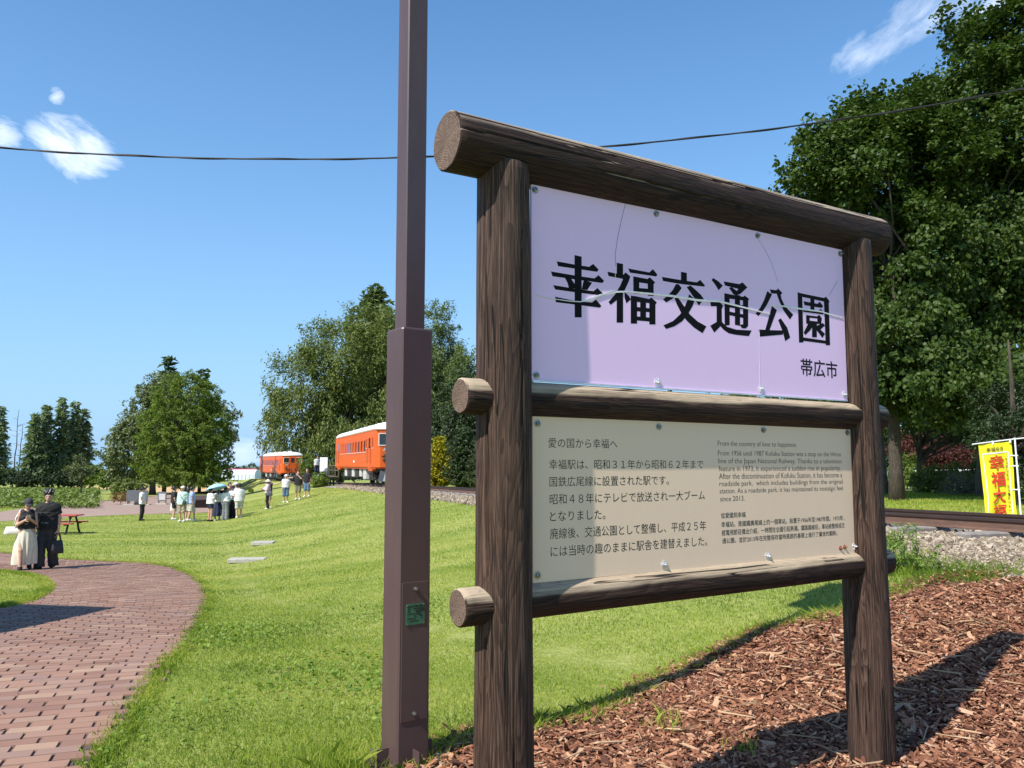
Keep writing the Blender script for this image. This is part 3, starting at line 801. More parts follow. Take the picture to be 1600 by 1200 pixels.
# ------------------------------------------------------------------ lamp post
M_STEEL = pm('brown_steel_paint', (.098, .060, .058), (.074, .045, .045), 2.2, .42, .08, 0, .5, stretch=(2, 2, .5))
M_PLATE = pm('green_nameplate', (.05, .17, .10), (.03, .11, .065), 40, .4)
M_PLATEFR = pm('plate_print', (.015, .03, .022), (.02, .04, .03), 40, .5)
M_LAMPGLASS = pm('lamp_glass', (.8, .8, .78), (.7, .7, .68), 5, .2)
lz = 0.0
LP = ground(632, 4.45); LROT = R(35)
lamp = empty('lamp_post', LP, LROT, 'tall square brown steel lamp post left of the log sign', 'lamp post')
mb = MB()
def sqring(mb, sec, b):
    """square tube through (z, half) sections with cut corners"""
    V = []; 
    for z, h in sec:
        c = b
        for (x, y) in ((-h + c, -h), (h - c, -h), (h, -h + c), (h, h - c), (h - c, h), (-h + c, h), (-h, h - c), (-h, -h + c)): V.append((x, y, z))
    Fs = []
    for i in range(len(sec) - 1):
        for j in range(8): Fs.append((i * 8 + j, i * 8 + (j + 1) % 8, (i + 1) * 8 + (j + 1) % 8, (i + 1) * 8 + j))
    Fs.append([(len(sec) - 1) * 8 + j for j in range(8)]); Fs.append(list(range(8))[::-1])
    mb.add(V, Fs)
zt = at(636, 516, 4.45)[2]
sqring(mb, [(.02, .092), (zt - .012, .092), (zt - .004, .090), (zt, .086)], .009)
mb.build('lower_shaft', M_STEEL, lamp)
mb = MB(); sqring(mb, [(zt - .01, .0605), (5.7, .0605)], .006); mb.build('upper_shaft', M_STEEL, lamp)
mb = MB(); sqring(mb, [(-.03, .16), (.02, .16), (.022, .158)], .01); mb.build('base_plate', M_STEEL, lamp)
for (sx, sy) in ((-1, -1), (1, -1), (1, 1), (-1, 1)):
    mb = MB(); mb.cyl((sx * .125, sy * .125, .02), (sx * .125, sy * .125, .05), .018, 6); mb.cyl((sx * .125, sy * .125, .05), (sx * .125, sy * .125, .075), .009, 8); mb.build('anchor_bolt', M_BOLT, lamp)
for (dx, dy, ax) in ((0, -.126, 0), (.126, 0, 1), (-.126, 0, 1), (0, .126, 0)):    # gussets
    mb = MB()
    if ax == 0: mb.prism([(-.004, .0), (.004, 0), (.004, .09), (-.004, .09)], 0, .066, [(1, 0, 0), (0, 0, 1), (0, 1 if dy < 0 else -1, 0)], (0, -.158 if dy < 0 else .158, .022))
    else: mb.prism([(-.004, .0), (.004, 0), (.004, .09), (-.004, .09)], 0, .066, [(0, 1, 0), (0, 0, 1), (1 if dx < 0 else -1, 0, 0)], (-.158 if dx < 0 else .158, 0, .022))
    mb.build('gusset', M_STEEL, lamp)
# hatch on the face that looks to the camera's right
hz0, hz1 = at(640, 1128, 4.35)[2], at(640, 910, 4.35)[2]
mb = MB(); mb.box((.0, -.0945, (hz0 + hz1) / 2), (.152, .005, hz1 - hz0), bev=.002); hatch = mb.build('access_hatch', M_STEEL, lamp)
for z in (hz1 - .035, hz0 + .035):
    mb = MB(); mb.tube([(-.002, -.097, z), (-.002, -.100, z), (-.002, -.112, z), (-.002, -.115, z)], [.011, .011, .0085, .004], 10); mb.build('screw', M_BOLT, hatch)
pz0, pz1 = at(646, 980, 4.3)[2], at(646, 947, 4.3)[2]
mb = MB(); mb.box((.0, -.0985, (pz0 + pz1) / 2), (.108, .003, pz1 - pz0), bev=.001); plate = mb.build('nameplate', M_PLATE, hatch)
mb = MB(); rr = random.Random(3)
for k in range(7):
    z = pz1 - .012 - k * (pz1 - pz0 - .02) / 7; x = -.045
    while x < .045:
        w = rr.uniform(.004, .016)
        if rr.random() < .75: mb.box((x + w / 2, -.1003, z), (w, .0008, .006 + .004 * (k == 0)))
        x += w + .005
for _ in range(14):
    mb.box((rr.uniform(.0, .048), -.1008, rr.uniform(pz0 + .05, pz1 - .004)), (rr.uniform(.006, .02), .0007, rr.uniform(.004, .014)))
mb.build('plate_print', M_PLATEFR, plate)
for sx in (-1, 1):
    for z in (pz0 + .006, pz1 - .006):
        mb = MB(); mb.cyl((sx * .048, -.0995, z), (sx * .048, -.1030, z), .004, 8); mb.build('rivet', M_BOLT, plate)
# lantern above the frame
mb = MB(); sqring(mb, [(5.68, .10), (5.72, .22), (5.80, .24), (5.83, .10)], .02); mb.build('lantern_base', M_STEEL, lamp)
mb = MB(); sqring(mb, [(5.83, .17), (6.28, .24)], .02); mb.build('lantern_glass', M_LAMPGLASS, lamp)
mb = MB(); sqring(mb, [(6.28, .29), (6.32, .30), (6.5, .08), (6.54, .04)], .02); mb.build('lantern_roof', M_STEEL, lamp)

# ------------------------------------------------------------------ overhead cable
M_CABLE = pm('black_cable', (.012, .012, .012), (.02, .02, .02), 30, .6)
M_POLE = pm('utility_pole_concrete', (.42, .41, .39), (.33, .32, .31), 5, .8)
pa, pb, pc = at(0, 231, 7.2), at(640, 246, 7.2), at(1340, 183, 7.2)
xs = np.linspace(-19, 17, 90); k = np.polyfit([pa[0], pb[0], pc[0]], [pa[2], pb[2], pc[2]], 2)
mb = MB(); mb.sm = True
pts = np.c_[xs, np.full_like(xs, 7.2), np.polyval(k, xs)]
mb.tube(pts, .0075, 6); tw = np.linspace(0, 1, 400); xs2 = np.linspace(-19, 17, 400)
mb.tube(np.c_[xs2, 7.2 + .009 * np.cos(xs2 * 5), np.polyval(k, xs2) + .009 * np.sin(xs2 * 5)], .0045, 5)
tag(mb.build('overhead_cable', M_CABLE), 'black twisted cable sagging across the blue sky', 'cable')
for x in (-19.0, 17.0):
    z0 = float(H(x, 7.35)); zt_ = float(np.polyval(k, x)) + .5
    mb = MB(); mb.sm = True; mb.tube([(x, 7.37, z0 - .3), (x, 7.37, zt_)], [.16, .11], 14)
    u = empty('utility_pole', (x, 7.37, z0), 0, 'grey concrete utility pole holding the %s end of the black cable' % ('sunny western' if x < 0 else 'tree side'), 'utility pole')
    q = mb.build('pole', M_POLE, u); q.location = (-x, -7.37, -z0)
    mb = MB(); mb.box((0, -.1, zt_ - .5 - z0), (.3, .08, .06), bev=.01); mb.build('bracket', M_STEEL, u)
# ------------------------------------------------------------------ people: one smooth skin grown from a distance field, clothes over it
def rc(P, a, b, r1, r2):
    a = np.asarray(a, float); b = np.asarray(b, float); d = b - a
    t = np.clip(((P - a) @ d) / (d @ d + 1e-12), 0, 1)
    return np.linalg.norm(P - a - t[..., None] * d, axis=-1) - (r1 + (r2 - r1) * t)
def ell(P, c, r):
    r = np.asarray(r, float); k = np.linalg.norm((P - np.asarray(c, float)) / r, axis=-1)
    return (k - 1) * r.min()
def smin(a, b, k):
    h = np.clip(.5 + .5 * (b - a) / k, 0, 1)
    return b + (a - b) * h - k * h * (1 - h)
def surface(f, lo, hi, h):
    """surface nets"""
    lo = np.asarray(lo, float); n = np.ceil((np.asarray(hi) - lo) / h).astype(int) + 1
    ax = [lo[i] + np.arange(n[i]) * h for i in range(3)]
    P = np.stack(np.meshgrid(*ax, indexing='ij'), -1)
    S = f(P); ins = S < 0
    cs = sum(ins[i:n[0] - 1 + i, j:n[1] - 1 + j, k:n[2] - 1 + k].astype(np.int8) for i in (0, 1) for j in (0, 1) for k in (0, 1))
    act = (cs > 0) & (cs < 8); idx = -np.ones(act.shape, np.int64); I = np.argwhere(act); idx[act] = np.arange(len(I))
    acc = np.zeros((len(I), 3)); cnt = np.zeros(len(I))
    cor = [(0, 0, 0), (1, 0, 0), (0, 1, 0), (1, 1, 0), (0, 0, 1), (1, 0, 1), (0, 1, 1), (1, 1, 1)]
    val = [S[I[:, 0] + c[0], I[:, 1] + c[1], I[:, 2] + c[2]] for c in cor]
    for a, b in ((0, 1), (2, 3), (4, 5), (6, 7), (0, 2), (1, 3), (4, 6), (5, 7), (0, 4), (1, 5), (2, 6), (3, 7)):
        m = (val[a] < 0) != (val[b] < 0)
        t = np.where(m, val[a] / np.where(m, val[a] - val[b], 1), 0)
        p = np.array(cor[a]) + t[:, None] * (np.array(cor[b]) - np.array(cor[a]))
        acc += p * m[:, None]; cnt += m
    V = lo + (I + acc / cnt[:, None]) * h
    Q = []
    for d in range(3):
        e1, e2 = [(1, 2), (2, 0), (0, 1)][d]
        A = np.moveaxis(ins, (d, e1, e2), (0, 1, 2)); J = np.moveaxis(idx, (d, e1, e2), (0, 1, 2))
        c = A[:-1, 1:-1, 1:-1] != A[1:, 1:-1, 1:-1]; k = np.argwhere(c)
        x, y, z = k[:, 0], k[:, 1] + 1, k[:, 2] + 1
        q = np.stack([J[x, y - 1, z - 1], J[x, y, z - 1], J[x, y, z], J[x, y - 1, z]], 1)
        fl = A[x, y, z]; q[~fl] = q[~fl][:, ::-1]
        Q.append(q)
    return V, np.concatenate(Q)

M_SKIN = pm('skin', (.56, .33, .235), (.50, .285, .20), 6, .5)
M_HAIRB = pm('black_hair', (.012, .010, .010), (.03, .022, .018), 40, .42, .3)
def cloth(name, c, k=.82): return pm('cloth_' + name, c, tuple(v * k for v in c), 9, .85, .25)
K = dict(black=cloth('black', (.013, .013, .015)), white=cloth('white', (.80, .79, .78)), cream=cloth('cream', (.78, .70, .56)), grey=cloth('grey', (.19, .20, .21)), charcoal=cloth('charcoal', (.042, .042, .046)),
         navy=cloth('navy', (.02, .03, .075)), denim=cloth('denim', (.10, .17, .27)), khaki=cloth('khaki', (.33, .27, .18)), mint=cloth('mint', (.50, .66, .60)), blue=cloth('blue', (.32, .42, .68)), paleblue=cloth('paleblue', (.58, .72, .86)),
         pink=cloth('pink', (.74, .52, .60)), olive=cloth('olive', (.20, .19, .12)), teal=cloth('teal', (.12, .19, .20)), stone=cloth('stone', (.52, .50, .42)), brown=cloth('brown', (.16, .09, .05)))

def unit(v): v = np.asarray(v, float); return v / (np.linalg.norm(v) + 1e-9)
def person(label, pos, height, face, top=None, bottom=None, head=None, shoes='white', la=None, ra=None, fem=False, h=.014, stride=0.0, look=0.0, nod=0.0, heavy=1.0, group=None, lean=0.0, wide=1.0):
    """face: compass angle the person faces (0 = away from the camera, 90 = to the right, 180 = to the camera).
    la / ra = (elbow, wrist) of the left / right arm in body axes for a 1.72 m figure (x right, y forward, z up)"""
    s = height / 1.72
    root = empty('person', pos, -R(face), label, 'person', group)
    sh = .165 if fem else .185; hipw = .092
    la = la or ((-sh - .045, -.02, 1.12), (-sh - .03, .06, .88)); ra = ra or ((sh + .045, -.02, 1.12), (sh + .03, .06, .88))
    SHO = {-1: np.array((-sh, 0, 1.364)), 1: np.array((sh, 0, 1.364))}
    ARM = {-1: [np.array(v, float) for v in la], 1: [np.array(v, float) for v in ra]}
    LEG = {}
    for sd_ in (-1, 1):
        st = stride * sd_
        LEG[sd_] = [np.array((sd_ * hipw, 0, .92)), np.array((sd_ * .097, st * .55 + .02, .49)), np.array((sd_ * (.10 if stride else .11), st - (.03 if st <= 0 else 0), .085 + (.0 if st >= 0 else .02)))]
    hc = np.array((0, .0, 1.50)); cy, sy = math.cos(R(look)), math.sin(R(look)); cn, sn = math.cos(R(nod)), math.sin(R(nod))
    RH = np.array([[cy, sy, 0], [-sy, cy, 0], [0, 0, 1]]) @ np.array([[1, 0, 0], [0, cn, sn], [0, -sn, cn]])
    def hd(P): return (P - hc) @ RH + hc          # into head axes
    def torso(P, g=0.0):
        Q = P * np.array([1, 1.42, 1]); w = heavy
        hp = .168 if fem else .158
        d = rc(Q, (-.03, 0, .93), (.03, 0, .93), hp * w, hp * w)
        d = smin(d, rc(Q, (0, 0, 1.0), (0, 0, 1.12), .145 * w, (.122 if fem else .138) * w), .06)
        d = smin(d, rc(Q, (0, 0, 1.12), (0, .0, 1.31), (.125 if fem else .14) * w, (.148 if fem else .168)), .06)
        d = d / 1.15
        for q in (-1, 1): d = smin(d, rc(P, (q * .03, -.01, 1.425), SHO[q] - (q * .03, 0, .012), .050, .050), .05)
        if fem: d = smin(d, np.minimum(rc(P, (-.07, .085, 1.27), (-.07, .09, 1.26), .05, .05), rc(P, (.07, .085, 1.27), (.07, .09, 1.26), .05, .05)), .04)
        return d - g
    def headf(P):
        Q = hd(P)
        d = ell(Q, (0, .005, 1.625), (.076, .096, .112))
        d = smin(d, rc(Q, (0, .045, 1.555), (0, .06, 1.545), .047, .036), .045)
        d = smin(d, rc(Q, (0, .098, 1.628), (0, .116, 1.596), .009, .015), .012)
        d = smin(d, rc(Q, (-.035, .078, 1.645), (.035, .078, 1.645), .018, .018), .02)
        for x in (-1, 1): d = smin(d, ell(Q, (x * .079, .0, 1.61), (.014, .024, .034)), .01)
        return d
    def hand(P, sd_):
        el, wr = ARM[sd_]; f = unit(wr - el); side = unit(np.cross(f, (sd_ * 1.0, .25, .1))); palm = unit(np.cross(side, f))
        if palm @ np.array((-sd_, 0.2, 0)) < 0: palm = -palm
        c = wr + f * .085
        d = np.minimum(rc(P, wr + f * .02 + side * .014, c + side * .016, .021, .019), rc(P, wr + f * .02 - side * .014, c - side * .016, .021, .019))
        for k, (o, ln) in enumerate(((.030, .062), (.010, .075), (-.010, .070), (-.029, .054))):
            b = c + side * o; m = b + f * ln * .55 + palm * .012; e = m + f * ln * .35 + palm * .03
            d = smin(d, np.minimum(rc(P, b, m, .0095, .009), rc(P, m, e, .009, .008)), .006)
        b = wr + f * .03 + side * .03; m = b + f * .035 + side * .03 + palm * .015; e = m + f * .032 + palm * .012
        return smin(d, np.minimum(rc(P, b, m, .012, .010), rc(P, m, e, .010, .009)), .008)
    def arm(P, sd_, g=0.0):
        el, wr = ARM[sd_]
        d = rc(P, SHO[sd_], el, .050 + g, .040 + g)
        return smin(d, rc(P, el, wr, .040 + g, .028 + g), .02)
    def leg(P, sd_, g=0.0):
        a, b, c = LEG[sd_]
        return smin(rc(P, a, b, .088 * (.5 + heavy * .5) + g, .056 + g), rc(P, b, c, .057 + g, .038 + g), .03)
    def foot(P, sd_, g=0.0):
        c = LEG[sd_][2]; z0 = c[2] - .085
        return smin(rc(P, c + (0, -.035, -.04), (c[0] * 1.0 + sd_ * .012, c[1] + .12, z0 + .036), .040 + g, .034 + g), rc(P, c, c + (0, 0, -.04), .04 + g, .04 + g), .02)
    def skin(P):
        d = smin(torso(P), rc(P, (0, -.015, 1.40), (0, .008, 1.53), .052, .046), .04)
        d = smin(d, headf(P), .025)
        for sd_ in (-1, 1):
            d = smin(d, smin(arm(P, sd_), hand(P, sd_), .012), .035)
            d = smin(d, smin(leg(P, sd_), foot(P, sd_), .02), .03)
        return d
    def emit(name, f, lo, hi, mat, hh=None):
        hh = (hh or h)
        V, Q = surface(f, lo, hi, hh)
        if not len(Q): return None
        V = V.copy()
        if lean: V[:, 1] += np.clip(V[:, 2] - .9, 0, None) ** 1.0 * math.tan(R(lean))
        me = raw_mesh(name, V * s, [Q], mat, smooth=True)
        return link(name, me, root)
    ex = [SHO[-1], SHO[1]] + ARM[-1] + ARM[1]
    lo = np.minimum(np.min(ex, 0) - .16, (-.30, -.32 - abs(stride), 0)); hi = np.maximum(np.max(ex, 0) + .16, (.30, .32 + abs(stride), 1.78)); lo[2] = -.02; hi[2] = max(1.78, hi[2])
    emit('body', skin, lo, hi, M_SKIN)
    def clip_arm(P, sd_, frac):
        el, wr = ARM[sd_]
        if frac <= 1: a, b, t = SHO[sd_], el, frac
        else: a, b, t = el, wr, frac - 1
        f = unit(b - a); p = a + (b - a) * t
        return (P - p) @ f
    if top:
        mat, sleeve, hem, loose = top
        def ft(P):
            wr_ = .004 * np.sin(P[..., 2] * 55 + P[..., 0] * 30) + .004 * np.sin(P[..., 0] * 47 - P[..., 1] * 30 + P[..., 2] * 20)
            Q = P.copy(); d = torso(Q, .016 + loose)
            # cloth hangs straight below the chest
            wz = np.clip((1.28 - P[..., 2]) / .3, 0, 1)
            hang = (np.sqrt((P[..., 0] / (.172 * heavy + loose + .012)) ** 2 + (P[..., 1] / (.122 * heavy + loose + .012)) ** 2) - 1) * .12
            d = np.where(P[..., 2] < 1.26, smin(d, hang, .03), d)
            d = np.maximum(d, hem - P[..., 2])
            neck = rc(P, (0, .015, 1.47), (0, .0, 1.60), .085, .10)
            d = np.maximum(d, -neck); d = np.maximum(d, P[..., 2] - 1.475)
            for sd_ in (-1, 1):
                if sleeve > 0:
                    g = .010 + loose * .5
                    el, wr = ARM[sd_]
                    a = rc(P, SHO[sd_], el, .052 + g, .046 + g)
                    if sleeve > 1: a = smin(a, rc(P, el, wr, .044 + g, .034 + g), .02)
                    if sleeve <= 1: a = np.maximum(a, clip_arm(P, sd_, sleeve))
                    else: a = np.maximum(a, np.where(((P - el) @ unit(wr - el)) > 0, clip_arm(P, sd_, sleeve), -1))
                    d = smin(d, a, .03)
                else:
                    d = np.maximum(d, sd_ * P[..., 0] - (.155 if fem else .17) - .4 * np.clip(1.30 - P[..., 2], 0, .08))
            return d + wr_ * .7
        emit('top', ft, lo, hi, K[mat])
    if bottom:
        kind, mat = bottom[0], bottom[1]
        if kind in ('trousers', 'shorts'):
            hem, flare = bottom[2], bottom[3]
            def fb(P):
                w = .004 * np.sin(P[..., 2] * 43 + P[..., 0] * 25 + P[..., 1] * 31)
                d = torso(P, .012); d = np.maximum(d, P[..., 2] - 1.05)
                for sd_ in (-1, 1):
                    a, b, c = LEG[sd_]
                    g = .016 + flare * .35
                    l = smin(rc(P, a, b, .092 * (.5 + heavy * .5) + g * .6, .062 + g), rc(P, b, c - (0, .01, .02), .062 + g, .05 + flare), .04)
                    d = smin(d, l, .035)
                d = np.maximum(d, hem - P[..., 2])
                return d + w
            emit(kind, fb, lo, hi, K[mat])
        else:
            hem, r1, back = bottom[2], bottom[3], bottom[4]
            def fs(P):
                t = np.clip((1.04 - P[..., 2]) / (1.04 - hem), 0, 1)
                an = np.arctan2(P[..., 0], P[..., 1])
                rx = .150 + (r1 - .150) * t ** .8 + .045 * np.sin(np.clip(t * 3.4, 0, 1.57)) * (1 if r1 < .6 else 1); ry = .115 + (r1 * .85 - .115) * t ** .85 + .04 * np.sin(np.clip(t * 3.4, 0, 1.57))
                fold = (.016 * np.sin(an * 9 + 1) + .012 * np.sin(an * 5 + t * 2)) * t
                yc = -back * t ** 1.4
                d = (np.sqrt((P[..., 0] / rx) ** 2 + ((P[..., 1] - yc) / ry) ** 2) - 1) * np.minimum(rx, ry) * .85 + fold
                d = np.maximum(d, P[..., 2] - 1.05); d = np.maximum(d, hem + .03 * np.sin(an * 3) * min(1, r1) - P[..., 2])
                return d
            l2 = np.minimum(lo, (-r1 - .1, -r1 - back - .1, 0)); h2 = np.maximum(hi, (r1 + .1, r1 + .1, 0)); h2[2] = 1.2
            emit('skirt', fs, l2, h2, K[mat])
    for sd_ in (-1, 1):
        c = LEG[sd_][2]
        emit('shoe', lambda P: np.maximum(np.maximum(foot(P, sd_, .010), P[..., 2] - c[2] - .02), -P[..., 2] + .0), c - (.1, .14, .12), c + (.1, .24, .09), K[shoes] if shoes in K else M_SKIN, .010)
    # hair and headgear
    hl, hh_ = np.array((-.24, -.26, 1.28)), np.array((.24, .30, 1.82))
    style = (head or {}).get('hair', 'short')
    def hair(P):
        Q = hd(P); strands = .005 * np.sin(Q[..., 0] * 95 + 3 * np.sin(Q[..., 2] * 22)) + .006 * np.sin(Q[..., 1] * 70 + Q[..., 2] * 34) + .004 * np.sin(Q[..., 0] * 43 - Q[..., 1] * 51)
        d = ell(Q, (0, -.012, 1.645), (.094, .110, .112))
        # the face stays open below the fringe
        d = np.maximum(d, -np.maximum(np.maximum(.035 - Q[..., 1], Q[..., 2] - (1.672 + .01 * np.sin(Q[..., 0] * 90))), np.abs(Q[..., 0]) - .085))
        d = np.maximum(d, 1.555 - Q[..., 2] + .2 * np.clip(Q[..., 1] + .02, 0, 1))
        if style == 'mop': d = np.minimum(d, smin(np.maximum(ell(Q, (0, .018, 1.70), (.106, .090, .064)), 1.648 + .010 * np.sin(Q[..., 0] * 75) - Q[..., 2] - .5 * (np.abs(Q[..., 0]) - .04)), np.minimum(ell(Q, (-.04, .0, 1.755), (.06, .08, .035)), ell(Q, (.05, -.03, 1.745), (.06, .08, .04))), .02))
        if style == 'long': d = smin(d, np.maximum(rc(Q * np.array([1, 1.3, 1]), (0, -.085, 1.62), (0, -.13, 1.24), .085, .045), -1), .03)
        if style == 'tail': d = smin(d, smin(rc(Q, (0, -.10, 1.60), (-.02, -.145, 1.50), .034, .045), rc(Q, (-.02, -.145, 1.50), (-.03, -.12, 1.34), .045, .015), .02), .02)
        return d + strands
    hl2 = hl.copy(); hl2[2] = 1.15
    emit('hair', hair, hl2, hh_, M_HAIRB, min(h, .012))
    gear = (head or {}).get('gear')
    if gear:
        kind, mat = gear
        def cap(P):
            Q = hd(P)
            d = np.maximum(ell(Q, (0, -.008, 1.655), (.104, .120, .112)), 1.655 - Q[..., 2] - .10 * (Q[..., 1]))
            if kind == 'cap':
                br = np.maximum(np.sqrt((Q[..., 0] / .078) ** 2 + ((Q[..., 1] - .075) / .105) ** 2) * .1 - .1, np.abs(Q[..., 2] - (1.675 - .22 * (Q[..., 1] - .08) - 2.2 * Q[..., 0] ** 2)) - .011)
                br = np.maximum(br, .05 - Q[..., 1])
            else:
                rr_ = np.sqrt(Q[..., 0] ** 2 + (Q[..., 1] / 1.1) ** 2)
                zb = 1.668 - .40 * np.clip(rr_ - .09, 0, 1)
                br = np.maximum(np.maximum(rr_ - (.175 if kind == 'hat' else .15), .07 - rr_), np.abs(Q[..., 2] - zb) - .012)
            return np.minimum(d, br)
        emit('cap' if kind == 'cap' else 'hat', cap, hl, hh_, K[mat], min(h, .010))
    if h < .012:          # near enough to show a face
        for sd_ in (-1, 1):
            q = (np.array((sd_ * .031, .088, 1.622)) - hc) @ RH.T + hc
            mb = MB(); mb.sm = True; mb.sphere((0, 0, 0), .011 * s, 10, 6, (1.3, .7, .8)); mb.build('eye', K['black'], root, tuple(q * s))
        q = (np.array((0, .098, 1.562)) - hc) @ RH.T + hc
        mb = MB(); mb.sm = True; mb.sphere((0, 0, 0), .02 * s, 10, 6, (1.2, .35, .3)); mb.build('mouth', pm('lip', (.38, .13, .11)), root, tuple(q * s))
    def w(p):
        """body point -> world"""
        a = R(face); ca, sa = math.cos(a), math.sin(a); x, y, z = np.array(p, float) * s
        if lean: y += max(0, z - .9 * s) * math.tan(R(lean))
        return np.array((pos[0] + ca * x + sa * y, pos[1] - sa * x + ca * y, pos[2] + z))
    return root, w
def strap(name, pts, r, mat, parent=None, label=None, cat=None):
    mb = MB(); mb.sm = True; mb.tube(pts, r, 6)
    o = mb.build(name, mat, parent)
    if label: tag(o, label, cat)
    return o
def bag(name, label, at_, size, rz, mat, handle=None, soft=.02, strap_pts=None):
    """a soft bag at a point (its top middle), body bulged, with a handle"""
    root = empty(name, at_, rz, label, name.replace('_', ' '))
    w_, d_, hh = size
    def f(P):
        t = np.clip(-P[..., 2] / hh, 0, 1); rx = w_ / 2 * (.78 + .22 * t); ry = d_ / 2 * (.35 + .65 * np.sin(t * 2.2))
        q = (np.maximum(np.abs(P[..., 0]) / rx, 0) ** 4 + (np.abs(P[..., 1]) / ry) ** 3) ** .25
        return np.maximum(np.maximum((q - 1) * min(w_, d_) * .5, P[..., 2]), -hh - P[..., 2])
    V, Q = surface(f, (-w_ * .6, -d_ * .7, -hh - .03), (w_ * .6, d_ * .7, .03), .013)
    link('bag_body', raw_mesh('bag_body', V, [Q], mat, smooth=True), root)
    if handle:
        for y in (-d_ * .12, d_ * .12):
            a = np.linspace(0, math.pi, 9)
            strap('handle', np.c_[np.cos(a) * w_ * .25, np.full(9, y), np.sin(a) * handle], .009, mat, root)
    if strap_pts is not None:
        inv = root.matrix_basis.inverted() if False else None
        ca, sa = math.cos(rz), math.sin(rz)
        q = [np.array(p) - np.array(at_) for p in strap_pts]
        strap('shoulder_strap', [(ca * p[0] + sa * p[1], -sa * p[0] + ca * p[1], p[2]) for p in q], .012, mat, root)
    return root

M_BAGBLACK = pm('bag_black', (.015, .014, .018), (.03, .03, .035), 12, .6, .2)
M_BAGWHITE = pm('bag_canvas', (.80, .76, .66), (.72, .68, .58), 12, .85, .2)
M_BAGGREY = pm('bag_grey', (.10, .10, .12), (.07, .07, .085), 12, .7, .2)
M_PHONE = pm('phone_case', (.55, .5, .4), (.4, .36, .3), 12, .3)
# --- the couple on the brick path
g1 = ground(71, 19.3); g1[2] += .014
man, wm = person('young man in black t-shirt and wide black trousers walking on the brick path', g1, 1.74, 176, ('black', .62, .88, .035), ('trousers', 'charcoal', .05, .062), {'hair': 'mop'}, 'black',
                 ra=((.245, .02, 1.13), (.16, .20, 1.02)), la=((-.245, -.02, 1.12), (-.25, .03, .86)), h=.0085, stride=.10, look=-16, nod=10)
# print on the shirt: small pale marks
for grp in (((-.02, 1.22, .05, .008), (.03, 1.2205, .055, .01)), ((-.05, 1.05, .09, .014), (.0, 1.041, .10, .014), (.05, 1.052, .06, .014), (-.01, 1.03, .13, .016))):
    mb = MB()
    for (x, z, w_, h_) in grp: mb.box((x, .170, z), (w_, .004, h_))
    mb.build('shirt_print', K['grey'], man)
hb = wm((-.25, .05, .80))
bag('handbag', 'black soft handbag hanging from the man\'s hand by its two handles', (hb[0], hb[1], hb[2] - .17), (.30, .15, .30), R(60), M_BAGBLACK, .16)
g2 = ground(38, 18.9); g2[2] += .014
wom, ww = person('woman in dark cap, black sleeveless top and long cream skirt looking at her phone', g2, 1.57, 148, ('black', 0, 1.0, .012), ('skirt', 'cream', .13, .225, .16), {'hair': 'tail', 'gear': ('cap', 'charcoal')}, 'black',
                 la=((-.20, .03, 1.12), (-.06, .27, 1.24)), ra=((.21, .06, 1.10), (.05, .28, 1.22)), fem=True, h=.0085, stride=.11, look=-8, nod=28)
pp = ww((-.01, .385, 1.285))
ph = MB().box((0, 0, 0), (.072, .010, .15), bev=.003, rot=np.array(Matrix.Rotation(R(-38), 3, 'X'))).build('phone', M_PHONE, None, tuple(pp)); ph.rotation_euler = (0, 0, -R(148)); tag(ph, 'pale phone held up in both hands by the woman in the cream skirt', 'phone')
tp = ww((.27, -.02, 1.06))
bag('tote_bag', 'flat white tote bag hanging at the hip of the woman in the cream skirt', tuple(tp), (.40, .12, .17), R(20), M_BAGWHITE, None, strap_pts=[ww((.26, -.06, 1.06)), ww((.235, -.06, 1.28)), ww((.15, -.02, 1.455)), ww((.235, .06, 1.28)), ww((.27, .03, 1.06))])
# --- the visitors on the lawn
def vis(px, Y, *a, **k):
    g = ground(px, Y); k.setdefault('h', .017); k.setdefault('group', None)
    return person(a[0], g, *a[1:], **k)
PH = dict(la=((-.20, .05, 1.14), (-.05, .27, 1.22)), ra=((.20, .05, 1.14), (.06, .27, 1.2)))
_, w = vis(221, 42.5, 'person in white t-shirt, black trousers and black hat standing alone near the paved path', 1.66, 80, ('white', .62, .86, .02), ('trousers', 'black', .06, .015), {'gear': ('bucket', 'black')}, 'black', ra=((.22, .0, 1.13), (.19, .18, .98)))
bag('shoulder_bag', 'black shoulder bag on the hip of the lone person in the black hat', tuple(w((.06, -.22, 1.08))), (.34, .15, .24), R(10), M_BAGBLACK, None, strap_pts=[w((.06, -.2, 1.05)), w((-.1, -.12, 1.45)), w((-.14, .1, 1.3)), w((.1, .14, 1.0))])
_, w = vis(271, 43.3, 'person in black top carrying a white bag, partly behind the man in mint jacket', 1.68, 60, ('black', .7, .88, .03), ('shorts', 'black', .62, .04), {}, 'white')
bag('tote_bag', 'white paper carrier bag held beside the person in the black top', tuple(w((-.26, .02, .86))), (.34, .12, .42), R(15), K['white'], .1)
_, w = vis(284, 41.3, 'man in mint jacket, cream cap and khaki shorts facing the camera', 1.72, 186, ('mint', 1.9, .84, .03), ('shorts', 'khaki', .47, .04), {'gear': ('cap', 'cream')}, 'white', heavy=1.08)
bag('shoulder_bag', 'black crossbody bag on the front of the man in the mint jacket', tuple(w((-.17, .14, 1.03))), (.2, .09, .18), R(190), M_BAGBLACK, None, strap_pts=[w((-.17, .14, 1.02)), w((0, .175, 1.22)), w((.12, .09, 1.46)), w((.08, -.13, 1.4)), w((-.2, -.06, 1.05))])
vis(293, 42.4, 'woman in dark teal top with long black hair between mint jacket and blue shirt', 1.62, 20, ('teal', .6, .9, .03), ('shorts', 'stone', .52, .05), {'hair': 'long'}, 'white', fem=True)
